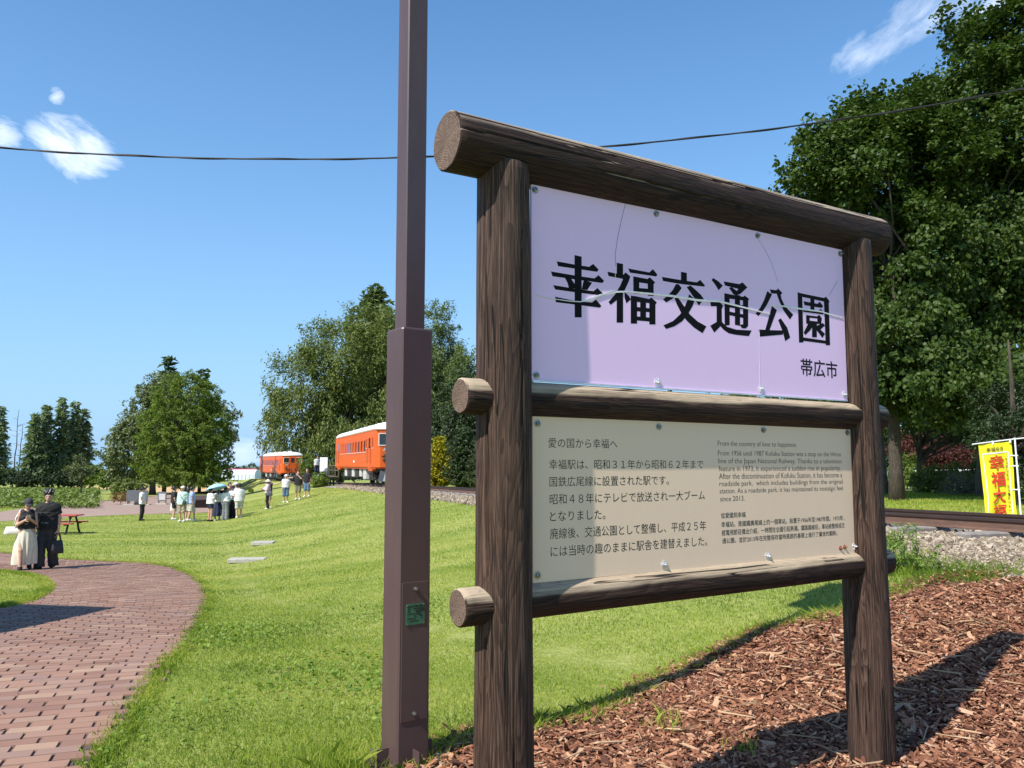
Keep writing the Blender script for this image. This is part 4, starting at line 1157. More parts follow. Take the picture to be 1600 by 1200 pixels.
vis(299, 42.0, 'person in blue t-shirt and grey shorts facing right with bare arms', 1.68, 70, ('blue', .55, .9, .025), ('shorts', 'stone', .5, .045), {}, 'white', stride=.14)
UM = dict(ra=((.24, .06, 1.18), (.16, .22, 1.28)), la=((-.20, .06, 1.14), (-.04, .24, 1.16)))
_, wu = vis(328, 41.8, 'woman in white blouse and navy shorts standing under the pale blue umbrella', 1.62, 40, ('white', .9, .93, .05), ('shorts', 'navy', .70, .05), {}, 'black', fem=True, **UM)
vis(339, 42.6, 'woman in white top and long dark skirt beside the umbrella', 1.6, 330, ('white', .5, 1.0, .03), ('skirt', 'navy', .25, .30, .02), {'hair': 'long'}, 'white', fem=True, **PH)
vis(351.5, 42.0, 'woman in white top and grey trousers with long black hair seen from behind', 1.6, 15, ('white', .7, 1.0, .04), ('trousers', 'grey', .05, .05), {'hair': 'long'}, 'white', fem=True, ra=PH['ra'])
vis(357.5, 44.5, 'tall person in brown top standing behind the two women with long hair', 1.8, 120, ('brown', .6, .9, .03), ('trousers', 'black', .06, .02), {}, 'black')
vis(362.5, 43.0, 'person in black trousers and black cap facing the camera within the group', 1.62, 200, ('paleblue', .6, .98, .03), ('trousers', 'black', .06, .04), {'gear': ('cap', 'black')}, 'black', **PH)
vis(367, 44.2, 'person in white cap and pale blue shirt half hidden behind a white t-shirt', 1.74, 250, ('paleblue', .6, .92, .03), ('trousers', 'stone', .06, .03), {'gear': ('cap', 'white')}, 'white')
vis(373, 41.8, 'man in white t-shirt, khaki shorts and black cap seen from behind', 1.7, 340, ('white', .68, .86, .035), ('shorts', 'stone', .5, .05), {'gear': ('bucket', 'black')}, 'white', stride=.08)
_, w = vis(417.5, 46.2, 'woman in pink shirt, black trousers and pale sun hat standing on the lawn', 1.6, 255, ('pink', 1.85, .95, .03), ('trousers', 'black', .06, .03), {'gear': ('hat', 'cream')}, 'white', fem=True, **PH)
bag('shoulder_bag', 'grey shoulder bag on the hip of the woman in the pink shirt', tuple(w((-.22, -.1, 1.08))), (.36, .16, .26), R(10), M_BAGGREY, None, strap_pts=[w((-.22, -.08, 1.05)), w((-.1, -.1, 1.46)), w((.1, .12, 1.3)), w((-.1, .15, 1.0))])
vis(420, 47.5, 'person in black cap pointing right, just behind the woman in pink', 1.68, 60, ('charcoal', .6, .9, .03), ('shorts', 'khaki', .5, .04), {'gear': ('cap', 'black')}, 'white', ra=((.36, .22, 1.36), (.46, .48, 1.46)))
vis(446, 50.5, 'person in white t-shirt, denim knee shorts and white cap on the lawn', 1.66, 165, ('white', .62, .95, .03), ('shorts', 'denim', .40, .05), {'gear': ('cap', 'white')}, 'white')
vis(465.5, 51.5, 'man in black t-shirt and khaki shorts with one arm raised to his face', 1.74, 190, ('black', .6, .92, .035), ('shorts', 'olive', .5, .05), {}, 'white', heavy=1.1, ra=((.42, .10, 1.33), (.66, .18, 1.30)), la=((-.25, .16, 1.28), (-.04, .2, 1.50)))
_, w = vis(479.5, 53.0, 'person in black printed t-shirt and denim shorts nearest the orange railcar', 1.78, 200, ('black', .62, .92, .04), ('shorts', 'denim', .40, .05), {}, 'white', stride=.06)
# --- umbrella
M_UMB = pm('umbrella_cloth', (.36, .60, .80), (.32, .55, .76), 6, .55); M_UMBD = pm('umbrella_shaft', (.4, .4, .42), (.3, .3, .32), 6, .4)
hp = wu((.15, .33, 1.33))
um = empty('umbrella', tuple(hp), 0, 'pale blue umbrella tilted over the woman in white blouse', 'umbrella')
um.rotation_euler = (R(-6), R(-13), 0)
mb = MB(); mb.sm = True; n = 16; V = []; Fs = []
for i, (rr_, zz) in enumerate(((.0, .62), (.14, .60), (.30, .545), (.44, .46), (.54, .36))):
    for j in range(n):
        a = 2 * math.pi * j / n; k = 1 - (.05 if j % 2 else 0) * (i / 4); V.append((rr_ * k * math.cos(a), rr_ * k * math.sin(a), zz + (.02 if j % 2 else 0) * (i / 4)))
V2 = [(x * .985, y * .985, z - .006) for x, y, z in V]
for i in range(4):
    for j in range(n):
        a, b = i * n + j, i * n + (j + 1) % n; q = len(V)
        Fs.append((a, a + n, b + n, b)); Fs.append((q + a, q + b, q + b + n, q + a + n))
for j in range(n):
    a, b = 4 * n + j, 4 * n + (j + 1) % n; Fs.append((a, len(V) + a, len(V) + b, b))
mb.add(V + V2, Fs); mb.build('canopy', M_UMB, um)
MB().tube([(0, 0, -.06), (0, 0, .66)], [.006, .005], 6).build('shaft', M_UMBD, um)
for j in range(8):
    a = 2 * math.pi * j / 8; MB().tube([(0, 0, .60), (.28 * math.cos(a), .28 * math.sin(a), .535), (.51 * math.cos(a), .51 * math.sin(a), .36)], .0035, 4).build('rib', M_UMBD, um)
# ------------------------------------------------------------------ trees and plants
LEAF6 = np.array([(0, -.5), (.30, -.18), (.34, .16), (.0, .55), (-.34, .16), (-.30, -.18)])
KITE = np.array([(0, -.5), (.24, .0), (0, .5), (-.24, .0)])
LOBED = np.array([(0, -.5), (.16, -.28), (.46, -.22), (.30, .04), (.44, .26), (.16, .22), (0, .56), (-.16, .22), (-.44, .26), (-.30, .04), (-.46, -.22), (-.16, -.28)])
def leaf_cards(rng, C, size, shape=KITE, up=.6, outward=None, along=None, spread=.5):
    n = len(C); nr = rng.normal(size=(n, 3)); nr[:, 2] = np.abs(nr[:, 2]) * .6 + up
    if outward is not None: nr += outward
    nr /= np.linalg.norm(nr, axis=1)[:, None]
    t = rng.normal(size=(n, 3)) if along is None else along + rng.normal(size=(n, 3)) * spread
    t -= nr * (t * nr).sum(1)[:, None]; t /= np.linalg.norm(t, axis=1)[:, None] + 1e-9
    b = np.cross(nr, t); size = np.broadcast_to(size, (n,))
    V = C[:, None] + size[:, None, None] * (shape[None, :, 0, None] * b[:, None] + shape[None, :, 1, None] * t[:, None])
    k = len(shape)
    # a small fold along the midrib
    V += (np.abs(shape[:, 0])[None, :, None] * .35 * size[:, None, None]) * nr[:, None]
    return V.reshape(-1, 3), np.arange(n * k).reshape(n, k)
def bark_mat(name, ca, cb):
    m, t, p, o = new_mat(name); tcn = N(t, 'ShaderNodeTexCoord')
    f = noise(t, mapping(t, tcn.outputs['Object'], (6, 6, 1.1)), 3, 6, .7)
    L(t, ramp(t, f, [(.35, ca), (.65, cb)]), p.inputs['Base Color']); p.inputs['Roughness'].default_value = .9; bump(t, p, f, .8, .03)
    return m
BARK_G = bark_mat('bark_grey', (.07, .055, .042), (.19, .16, .125)); BARK_D = bark_mat('bark_dark', (.03, .022, .016), (.09, .07, .05))
def bend(rng, a, b, n=6, wob=.08, sag=.0):
    a = np.array(a, float); b = np.array(b, float); l = np.linalg.norm(b - a); t = np.linspace(0, 1, n)[:, None]
    P = a + (b - a) * t; P[1:-1] += rng.normal(0, wob * l * .35, (n - 2, 3)); P[:, 2] += sag * l * np.sin(t[:, 0] * math.pi)
    return P
def broadleaf(name, label, base, H_, trunk_r, lobes, n_clump, n_leaf, leaf, mats, seed, shape=KITE, clump_r=.9, flat=.55, up=.6, split=.25, shell=.55, group=None, cat='tree', limbs=60, droop=0.0, hang=None, twigs=0):
    """lobes: ellipsoids (x,y,z,rx,ry,rz) in metres from the base; leaves gather in clumps inside them"""
    rng = np.random.default_rng(seed); lm, bm = mats
    root = empty(name, base, 0, label, cat, group)
    lob = np.array(lobes, float); vol = lob[:, 3] * lob[:, 4] * lob[:, 5]; pick = rng.choice(len(lob), n_clump, p=vol / vol.sum())
    d = rng.normal(size=(n_clump, 3)); d /= np.linalg.norm(d, axis=1)[:, None]
    rr = rng.random(n_clump) ** (1 / 3); rr = shell + (1 - shell) * rr
    rr *= 1 + .10 * np.sin(d[:, 0] * 7 + seed) * np.sin(d[:, 2] * 9 + seed * 2)
    C = lob[pick, :3] + d * rr[:, None] * lob[pick, 3:]
    # clumps that another lobe swallows deep inside are moved out of the way
    cr = clump_r * rng.uniform(.6, 1.35, n_clump)
    cnt = np.maximum(3, (n_leaf / n_clump * (cr / clump_r) ** 2).astype(int)); idx = np.repeat(np.arange(n_clump), cnt); n = len(idx)
    off = rng.normal(size=(n, 3)); off /= np.linalg.norm(off, axis=1)[:, None]; off *= (rng.random(n) ** .45)[:, None]; off[:, 2] *= flat
    # leaves sit in small tufts at the ends of twigs
    nt_ = max(1, n // 13); tc_ = rng.integers(0, n, nt_); tf = rng.integers(0, nt_, n)
    tp = C[idx[tc_]] + off[tc_] * (cr[idx[tc_]] * rng.uniform(.75, 1.28, nt_))[:, None]
    P = tp[tf] + rng.normal(0, .17, (n, 3)) * cr[idx[tc_[tf]]][:, None]; idx = idx[tc_[tf]]
    if droop: P[:, 2] -= droop * rng.random(n) ** 2 * cr[idx] * 2
    P[:, 2] = np.maximum(P[:, 2], .12)
    cen = lob[:, :3].mean(0); ow = (P - cen); ow /= np.linalg.norm(ow, axis=1)[:, None] + 1e-6
    al = None
    if hang is not None: al = np.tile(np.array([0, 0, -1.0]), (n, 1)) * hang + ow * .4
    V, Q = leaf_cards(rng, P, leaf * rng.uniform(.65, 1.3, n), shape, up, ow * .5, al)
    link('crown', raw_mesh('crown', V, [Q], lm), root)
    if trunk_r > 0:
        mb = MB(); mb.sm = True; zt = H_ * .82; k = 9; z = np.linspace(-.3, zt, k)
        path = np.c_[np.cumsum(rng.normal(0, .05, k)) * H_ / 12, np.cumsum(rng.normal(0, .05, k)) * H_ / 12, z]; path[:2, :2] = 0
        rad = trunk_r * (1 - z / zt * .85).clip(.1, 1.0); rad[0] *= 1.3; rad[1] *= 1.0
        mb.tube(path, rad, 12)
        pk = rng.permutation(n_clump)[:limbs]
        for i in pk:
            c = C[i]; zz = np.clip(c[2] * rng.uniform(.35, .75), H_ * split, zt * .95)
            a = np.array([np.interp(zz, z, path[:, 0]), np.interp(zz, z, path[:, 1]), zz]); l = np.linalg.norm(c - a)
            r0_ = min(np.interp(zz, z, rad) * .55, .018 * l + .02)
            pts = bend(rng, a, c, 6, .14, .08); mb.tube(pts, np.linspace(r0_, .012 + trunk_r * .02, 6), 6, False)
            for _ in range(twigs):
                q = pts[rng.integers(2, 4)]; e = q + rng.normal(0, .4, 3) * l * .25; mb.tube(bend(rng, q, e, 4, .15), np.linspace(r0_ * .4, .01, 4), 5, False)
        mb.build('trunk', bm, root)
    return root
def conifer(name, label, base, H_, R_, trunk_r, mats, seed, start=.08, whorls=26, per=7, spray=.5, droop=.25, power=.85, group=None, gaps=.15, dens=9, cat='tree', updrift=0.0):
    rng = np.random.default_rng(seed); lm, bm = mats
    root = empty(name, base, 0, label, cat, group)
    mb = MB(); mb.sm = True; mb.tube([(0, 0, -.3), (.02 * H_ * .3, 0, H_ * .4), (0, 0, H_)], [trunk_r * 1.15, trunk_r * .65, .015], 8)
    PC = []; AL = []; SZ = []
    for w in range(whorls):
        t = start + (1 - start) * (w / (whorls - 1)) ** 1.0; z0 = t * H_; Rm = R_ * (1 - (t - start) / (1 - start)) ** power * min(1, .45 + (t - start) * 4.5) + .12
        a0 = rng.random() * 6.28
        for b in range(per):
            if rng.random() < gaps: continue
            a = a0 + 6.283 * b / per + rng.normal(0, .25); l = Rm * rng.uniform(.6, 1.18); dr = droop * rng.uniform(.5, 1.4) - updrift * t
            d = np.array([math.cos(a), math.sin(a), 0]); k = 5; s = np.linspace(0, 1, k)
            P = np.array([0, 0, z0 + rng.normal(0, H_ * .008)]) + d * (s * l)[:, None]; P[:, 2] -= dr * l * s ** 1.4
            mb.tube(P, np.linspace(.02 + .012 * l, .008, k), 4, False)
            m = max(3, int(l * dens)); s2 = rng.random(m) ** .7; q = np.array([0, 0, z0]) + d * (s2 * l)[:, None]; q[:, 2] -= dr * l * s2 ** 1.4
            sp = spray * (.5 + .7 * (1 - s2)) * rng.uniform(.6, 1.3, m); pd = np.array([-d[1], d[0], 0]) * rng.choice([-1, 1], m)[:, None]
            q += pd * (sp * .4)[:, None] + rng.normal(0, spray * .10, (m, 3)); q[:, 2] -= sp * .15
            PC.append(q); AL.append(d * .6 + pd * .8 + np.array([0, 0, -.35])); SZ.append(sp)
    PC = np.concatenate(PC); AL = np.concatenate(AL); SZ = np.concatenate(SZ)
    V, Q = leaf_cards(rng, PC, SZ, KITE * np.array([.9, 1]), .9, None, AL, .35)
    link('crown', raw_mesh('crown', V, [Q], lm), root); mb.build('trunk', bm, root)
    return root
LM_OAK = leaf_mat('leaf_oak', (.026, .052, .010), (.056, .098, .016), (.108, .152, .030), .35, .36, .5, .28)
LM_OAKD = leaf_mat('leaf_dark', (.014, .030, .010), (.026, .050, .014), (.045, .075, .02), .4, .25, .5, .4)
LM_ROUND = leaf_mat('leaf_round', (.075, .125, .012), (.145, .215, .022), (.23, .29, .05), .3, .32)
LM_GREY = leaf_mat('leaf_greygreen', (.075, .11, .035), (.145, .18, .07), (.33, .35, .20), .35, .28)
LM_ELM = leaf_mat('leaf_elm', (.080, .115, .022), (.155, .195, .046), (.24, .275, .09), .22, .30)
LM_LARCH = leaf_mat('needle_larch', (.13, .185, .095), (.19, .255, .14), (.25, .31, .19), .25, .45)
LM_FEATH = leaf_mat('leaf_feathery', (.07, .11, .03), (.125, .17, .052), (.20, .24, .09), .25, .3)
LM_SPRUCE = leaf_mat('needle_spruce', (.032, .062, .022), (.06, .10, .035), (.10, .145, .06), .4, .25)
LM_YEL = leaf_mat('foliage_golden', (.26, .26, .015), (.44, .40, .02), (.58, .50, .05), 1.2, .3)
LM_BUSH = leaf_mat('leaf_bush', (.10, .145, .03), (.18, .23, .055), (.28, .30, .11), .8, .4)
LM_LIME = leaf_mat('leaf_lime', (.08, .15, .02), (.15, .22, .035), (.24, .29, .06), .8, .35)
LM_RED = leaf_mat('leaf_red', (.05, .014, .012), (.09, .022, .018), (.13, .04, .028), .9, .3)
LM_RUST = leaf_mat('leaf_rusty', (.15, .075, .025), (.25, .13, .045), (.30, .19, .07), 1.2, .25)
LM_DRY = leaf_mat('twig_grey', (.14, .125, .085), (.21, .19, .13), (.27, .25, .17), 1.0, .2)
LM_WEED = leaf_mat('weed_leaf', (.10, .18, .02), (.18, .28, .035), (.28, .36, .07), 1.5, .35)
LM_CROP = leaf_mat('crop_leaf', (.08, .135, .025), (.15, .21, .04), (.26, .29, .085), .08, .3)
def base_at(px, Y, dz=0): g = ground(px, Y); g[2] += dz; return g
def zpx(py, Y): return at(800, py, Y)[2]
# --- the two big trees on the right
bA = base_at(1402, 29.5); fx = lambda px, Y: at(px, 700, Y)[0]
def lobes_px(base, Y, items):
    """crown lobes given as (px, py, half-width px, half-height px, depth shift m, depth radius m)"""
    o = []
    for (px, py, hw, hh, dy, ry) in items:
        P = at(px, py, Y + dy); o.append((P[0] - base[0], dy, P[2] - base[2], hw * (Y + dy) / F, ry, hh * (Y + dy) / F))
    return o
broadleaf('oak_tree', 'big broad leaved tree with the grey trunk nearest the right sign post', bA, 14, .245,
          lobes_px(bA, 29.5, [(1312, 258, 84, 84, 0, 2.4), (1395, 400, 70, 150, 1, 3), (1290, 330, 45, 70, 0, 2), (1370, 215, 55, 55, 1, 2), (1440, 250, 75, 90, 1, 2.5), (1395, 560, 95, 85, 0, 3), (1330, 480, 60, 110, 2, 2.4), (1470, 600, 80, 62, -1, 2.5), (1300, 590, 60, 70, 1, 2), (1385, 190, 62, 62, 1, 2.2), (1300, 215, 46, 38, 0, 1.8)]),
          560, 100000, .175, (LM_OAK, BARK_D), 3, LEAF6, .72, .6, .35, .26, .25, limbs=30, twigs=0)
bB = base_at(1556, 31.5)
broadleaf('oak_tree', 'tallest broad leaved tree at the right edge reaching above the cable', bB, 18, .30,
          lobes_px(bB, 31.5, [(1500, 105, 62, 75, 0, 2.6), (1585, 90, 75, 78, 1, 3), (1440, 190, 78, 72, -.5, 2.5), (1530, 250, 120, 120, 1, 3.5), (1640, 220, 110, 140, 0, 3.5), (1480, 420, 115, 130, 0, 3.2), (1610, 470, 130, 150, 1, 3.6), (1530, 600, 100, 75, -1.5, 2.8), (1700, 380, 110, 200, 0, 3.5)]),
          760, 140000, .18, (LM_OAK, BARK_D), 8, LEAF6, .76, .6, .35, .22, .2, limbs=50, twigs=0)
b = base_at(1581, 24.5)
broadleaf('yew_tree', 'dark bushy evergreen right behind the yellow banner', b, 6, .16, lobes_px(b, 24.5, [(1585, 670, 60, 62, 0, 1.4), (1615, 740, 60, 70, 0, 1.4), (1560, 640, 45, 40, .5, 1), (1625, 640, 55, 60, 0, 1.3)]), 110, 15000, .11, (LM_OAKD, BARK_D), 21, KITE, .42, .6, .5, limbs=30)
b = base_at(1379, 37)
broadleaf('shade_tree', 'pale trunked tree standing farther back beside the big grey trunk', b, 12, .24, lobes_px(b, 37, [(1380, 560, 110, 90, 1, 3), (1290, 620, 60, 60, 2, 2.5), (1450, 590, 90, 62, 2, 3)]), 120, 11000, .22, (LM_OAKD, BARK_G), 22, KITE, .9, .6, .4, limbs=40)
b = base_at(1440, 39); b2 = b.copy()
t_ = broadleaf('crooked_tree', 'small dark crooked tree in front of the red maple', b, 6, .15, lobes_px(b, 39, [(1420, 640, 60, 36, 0, 2), (1490, 650, 50, 36, 1, 2), (1540, 660, 45, 40, 1, 2)]), 80, 8000, .17, (LM_OAK, BARK_D), 23, KITE, .7, .6, .5, limbs=30)
b = base_at(1462, 48)
broadleaf('red_maple', 'red leaved maple glowing in the shade behind the crooked tree', b, 5, .12, lobes_px(b, 48, [(1455, 700, 42, 28, 0, 2), (1490, 712, 36, 28, 0, 2), (1425, 708, 30, 24, 0, 2)]), 90, 8000, .17, (LM_RED, BARK_D), 24, KITE, .7, .6, .5, limbs=20)
b = base_at(1532, 33)
broadleaf('slender_tree', 'slim dark trunked tree just left of the yellow banner', b, 8, .17, lobes_px(b, 33, [(1530, 640, 45, 40, 0, 2), (1560, 600, 60, 50, 1, 2)]), 60, 6000, .16, (LM_OAKD, BARK_G), 25, KITE, .7, .6, .5, limbs=20)
GB = 'bushes on the lawn behind the track'
b = base_at(1462, 36.5); broadleaf('round_bush', 'rounded light green bush on the shaded lawn behind the track', b, 2, .04, lobes_px(b, 36.5, [(1462, 748, 30, 20, 0, .9), (1445, 755, 20, 12, 0, .7), (1480, 752, 22, 16, 0, .7)]), 120, 9000, .09, (LM_BUSH, BARK_D), 31, KITE, .28, .7, .5, .1, .7, GB, 'bush', 30)
b = base_at(1507, 34); broadleaf('twiggy_bush', 'greyish twiggy bush between the rounded bush and the banner', b, 1.6, .03, lobes_px(b, 34, [(1505, 757, 30, 17, 0, .9), (1522, 762, 22, 12, 0, .8), (1490, 765, 20, 9, 0, .7)]), 120, 7000, .08, (LM_DRY, BARK_D), 32, KITE * np.array([.45, 1]), .28, .7, .2, .1, .7, GB, 'bush', 40)
b = base_at(1520, 37.5); broadleaf('round_bush', 'dark green bush rising behind the greyish twiggy bush', b, 2.2, .04, lobes_px(b, 37.5, [(1518, 738, 24, 20, 0, .9), (1536, 742, 18, 18, 0, .8)]), 90, 6000, .10, (LM_BUSH, BARK_D), 33, KITE, .3, .7, .5, .1, .7, GB, 'bush', 30)
b = base_at(1417, 47); broadleaf('lime_bush', 'yellow green bush glimpsed between the two grey trunks', b, 2.2, .04, lobes_px(b, 47, [(1417, 733, 16, 22, 0, .9), (1408, 745, 12, 12, 0, .8)]), 60, 3500, .13, (LM_LIME, BARK_D), 34, KITE, .4, .7, .5, .1, .7, GB, 'bush', 20)
for k, (px, Y, hw, hh, py, lab) in enumerate(((1392, 64, 60, 46, 700, 'dark tree far back behind the two grey trunks'), (1470, 60, 60, 50, 680, 'dark tree far back above the red maple'), (1550, 58, 60, 60, 680, 'dark tree far back behind the slim trunked tree'), (1625, 56, 60, 70, 680, 'dark tree far back at the right edge of the frame'))):
    b = base_at(px, Y); broadleaf('background_tree', lab, b, 8, .2, lobes_px(b, Y, [(px, py, hw, hh, 0, 3), (px - 25, py + 35, 36, 36, 0, 2.5), (px + 22, py + 38, 36, 34, 0, 2.5)]), 90, 7000, .34, (LM_OAKD, BARK_D), 41 + k, KITE, 1.1, .7, .4, .2, .3, 'dark trees closing the view under the big trees', limbs=24)
# --- the wood behind the railcars
Y = 136; b = base_at(530, Y)
broadleaf('elm_tree', 'wide spreading olive green tree arching over the orange railcars', b, 18, .5,
          lobes_px(b, Y, [(545, 560, 80, 70, 0, 7), (480, 600, 58, 66, 0, 6), (458, 660, 44, 58, 0, 6), (600, 560, 70, 62, 2, 7), (560, 660, 90, 66, 1, 7), (500, 530, 36, 34, 0, 4), (630, 640, 60, 76, 1, 7), (582, 505, 45, 36, 1, 5), (444, 690, 26, 34, -1, 5), (520, 700, 60, 44, 0, 6), (425, 655, 8, 14, 0, 2)]),
          900, 80000, .54, (LM_ELM, BARK_D), 51, KITE * np.array([.75, 1.15]), 1.7, .8, .3, .25, .45, limbs=70, droop=.45, hang=.8)
b = base_at(582, 150); conifer('spruce_tree', 'pointed conifer top rising behind the wide olive tree', b, zpx(446, 150) - b[2], 11, .4, (LM_FEATH, BARK_D), 52, .1, 36, 9, 1.9, .10, .5, dens=5)
Y = 92; b = base_at(692, Y)
broadleaf('larch_tree', 'tall feathery bluish green tree right of the lamp post', b, 17, .3, lobes_px(b, Y, [(688, 500, 26, 32, 0, 3), (680, 560, 44, 46, 0, 4), (705, 610, 46, 60, 0, 4), (668, 640, 40, 60, 1, 4), (700, 690, 46, 60, 1, 4), (655, 580, 36, 60, 2, 4)]),
          520, 42000, .40, (LM_FEATH, BARK_D), 53, KITE * np.array([.6, 1.2]), 1.0, .8, .4, .2, .4, limbs=50, droop=.3, hang=.5)
b = base_at(728, 84); broadleaf('larch_tree', 'shorter feathery tree leaning towards the left sign post', b, 12, .22, lobes_px(b, 84, [(722, 580, 20, 30, 0, 2.5), (728, 630, 30, 50, 0, 3), (735, 555, 14, 20, 0, 2), (715, 690, 34, 50, 0, 3)]),
          240, 19000, .36, (LM_FEATH, BARK_D), 54, KITE * np.array([.6, 1.2]), .85, .8, .4, .2, .4, limbs=30, droop=.3, hang=.5)
b = base_at(745, 78)
broadleaf('background_tree', 'dark leafy tree filling the gap behind the left sign post', b, 9, .2, lobes_px(b, 78, [(735, 640, 40, 60, 0, 3), (700, 660, 40, 60, 1, 3), (760, 660, 40, 50, 0, 3), (665, 690, 36, 46, 0, 3)]), 160, 14000, .3, (LM_OAKD, BARK_D), 56, KITE, 1.1, .7, .4)
b = base_at(686, 62); conifer('golden_cypress', 'bright golden yellow conifer right of the lamp post', b, zpx(683, 62) - b[2], 1.15, .08, (LM_YEL, BARK_D), 57, .02, 26, 11, .34, -.5, .45, dens=22, gaps=.02)
b = base_at(726, 60); conifer('garden_cypress', 'dense dark green conifer next to the golden one', b, zpx(668, 60) - b[2], 1.7, .1, (LM_SPRUCE, BARK_D), 58, .02, 28, 12, .38, -.35, .5, dens=20, gaps=.02)
b = base_at(755, 58); conifer('garden_cypress', 'dark green conifer hidden behind the left sign post', b, zpx(690, 58) - b[2], 1.4, .1, (LM_SPRUCE, BARK_D), 59, .02, 24, 12, .38, -.35, .5, dens=20, gaps=.02)
GS = 'shrubs beside the platform'
for k, (px, Y, hw, hh, py, lab) in enumerate(((478, 76, 12, 15, 725, 'yellow green shrub behind the visitors near the far railcar'), (489, 92, 9, 10, 734, 'pale green shrub between the far railcar and the platform'), (500, 70, 10, 8, 749, 'low green shrub at the foot of the wooden platform'))):
    b = base_at(px, Y); broadleaf('shrub', lab, b, 1.5, .03, lobes_px(b, Y, [(px, py, hw, hh, 0, .8), (px + hw * .6, py + 4, hw * .7, hh * .7, 0, .7)]), 60, 3000, .16, (LM_LIME, BARK_D), 61 + k, KITE, .35, .8, .5, .1, .5, GS, 'shrub', 12)
for k, (px, Y, hw, hh, py, lab) in enumerate(((850, 82, 60, 70, 670, 'dark leafy tree beyond the track, behind the left part of the text board'), (960, 96, 56, 60, 685, 'leafy tree beyond the track, behind the middle of the text board'), (1070, 88, 60, 62, 680, 'broad leafy tree beyond the track, behind the right part of the text board'), (1180, 74, 64, 70, 660, 'tall leafy tree beyond the track, left of the big oaks'))):
    b = base_at(px, Y); broadleaf('background_tree', lab, b, 9, .2, lobes_px(b, Y, [(px, py, hw, hh, 0, 4), (px - 40, py + 30, 40, 40, 0, 3), (px + 36, py + 32, 40, 40, 0, 3)]), 130, 8000, .42, (LM_ELM if k % 2 else LM_OAKD, BARK_D), 120 + k, KITE, 1.2, .7, .4, .2, .3, 'trees beyond the track behind the sign', limbs=20)
# --- round tree, the grey green ones behind, larches and field edge on the left
Y = 90; b = base_at(287, Y)
broadleaf('round_tree', 'dense rounded bright green tree standing alone on the lawn', b, 12, .32,
          lobes_px(b, Y, [(288, 680, 70, 58, 0, 4.4), (290, 630, 52, 46, 0, 3.4), (270, 715, 56, 40, -.5, 3.6), (322, 700, 40, 46, 0, 3), (288, 742, 72, 18, 0, 4.6), (296, 605, 28, 24, 0, 2)]),
          1500, 90000, .22, (LM_ROUND, BARK_D), 71, KITE * np.array([.8, 1.1]), .46, .8, .35, .2, .6, limbs=60)
Y = 112; b = base_at(238, Y)
broadleaf('chestnut_tree', 'grey green tree with pale flecks behind the rounded tree', b, 14, .4, lobes_px(b, Y, [(238, 660, 40, 60, 0, 4), (208, 705, 36, 42, 0, 4), (190, 690, 18, 20, 0, 2), (262, 620, 36, 36, 0, 4), (335, 660, 30, 40, 0, 3), (352, 640, 14, 22, 0, 2), (205, 735, 30, 24, 0, 3)]), 330, 26000, .44, (LM_GREY, BARK_D), 72, KITE, 1.1, .7, .4, .2, .5, limbs=40)
b = base_at(256, 122); conifer('spruce_tree', 'tall conifer top behind the left side of the rounded tree', b, zpx(560, 122) - b[2], 8.5, .3, (LM_SPRUCE, BARK_D), 73, .12, 28, 8, 1.5, .12, .8, dens=5)
b = base_at(311, 122); conifer('spruce_tree', 'thin conifer tip behind the right side of the rounded tree', b, zpx(578, 122) - b[2], 4.2, .25, (LM_SPRUCE, BARK_D), 74, .12, 26, 8, 1.3, .12, .9, dens=5)
GL = 'larches at the field edge'
Y = 150
for k, (px, top, rp, lab) in enumerate(((50, 648, 26, 'leftmost larch of the dark clump across the field'), (67, 634, 27, 'second tall larch of the dark clump across the field'), (91, 622, 27, 'tallest larch of the dark clump across the field'), (111, 629, 26, 'slender larch right of the tallest one'), (126, 640, 29, 'outermost right larch with long drooping boughs'), (-6, 636, 27, 'larch cut by the left edge of the frame'))):
    b = base_at(px, Y + k * 2.5); conifer('larch_tree', lab, b, zpx(top, Y + k * 2.5) - b[2], rp * 1.1 * Y / F, .22, (LM_LARCH, BARK_D), 80 + k, .22 if k < 2 else .13, 25, 9, 1.35, .30, .75, GL, .14, 5.4)
GD = 'dead trunks at the field edge'
for k, (px, top, lab) in enumerate(((19, 640, 'tall bare dead trunk left of the larches'), (26, 664, 'shorter bare dead trunk beside the tall one'))):
    b = base_at(px, Y); h_ = zpx(top, Y) - b[2]; rng = np.random.default_rng(k + 5); r_ = empty('dead_tree', b, 0, lab, 'tree', GD)
    mb = MB(); mb.sm = True; mb.tube(bend(rng, (0, 0, -.3), (.4, 0, h_), 8, .012), np.linspace(.15, .03, 8), 7)
    mb.build('trunk', BARK_D, r_)
    for _ in range(9):
        z = h_ * rng.uniform(.5, .95); a = rng.random() * 6.28; l = rng.uniform(.6, 2.0); mb = MB(); mb.tube(bend(rng, (.3 * z / h_, 0, z), (l * math.cos(a), l * math.sin(a), z + l * .3), 4, .1), [.03, .025, .02, .01], 5); mb.build('branch', BARK_D, r_)
Y = 78; b = base_at(126, Y); broadleaf('young_tree', 'small thin leafed tree leaning at the field edge', b, 5, .09, lobes_px(b, Y, [(122, 725, 12, 22, 0, 1.2), (128, 738, 14, 14, 0, 1.2)]), 60, 2400, .2, (LM_GREY, BARK_D), 91, KITE, .45, .7, .4, .3, .3, limbs=16)
GH = 'bushes along the field edge'
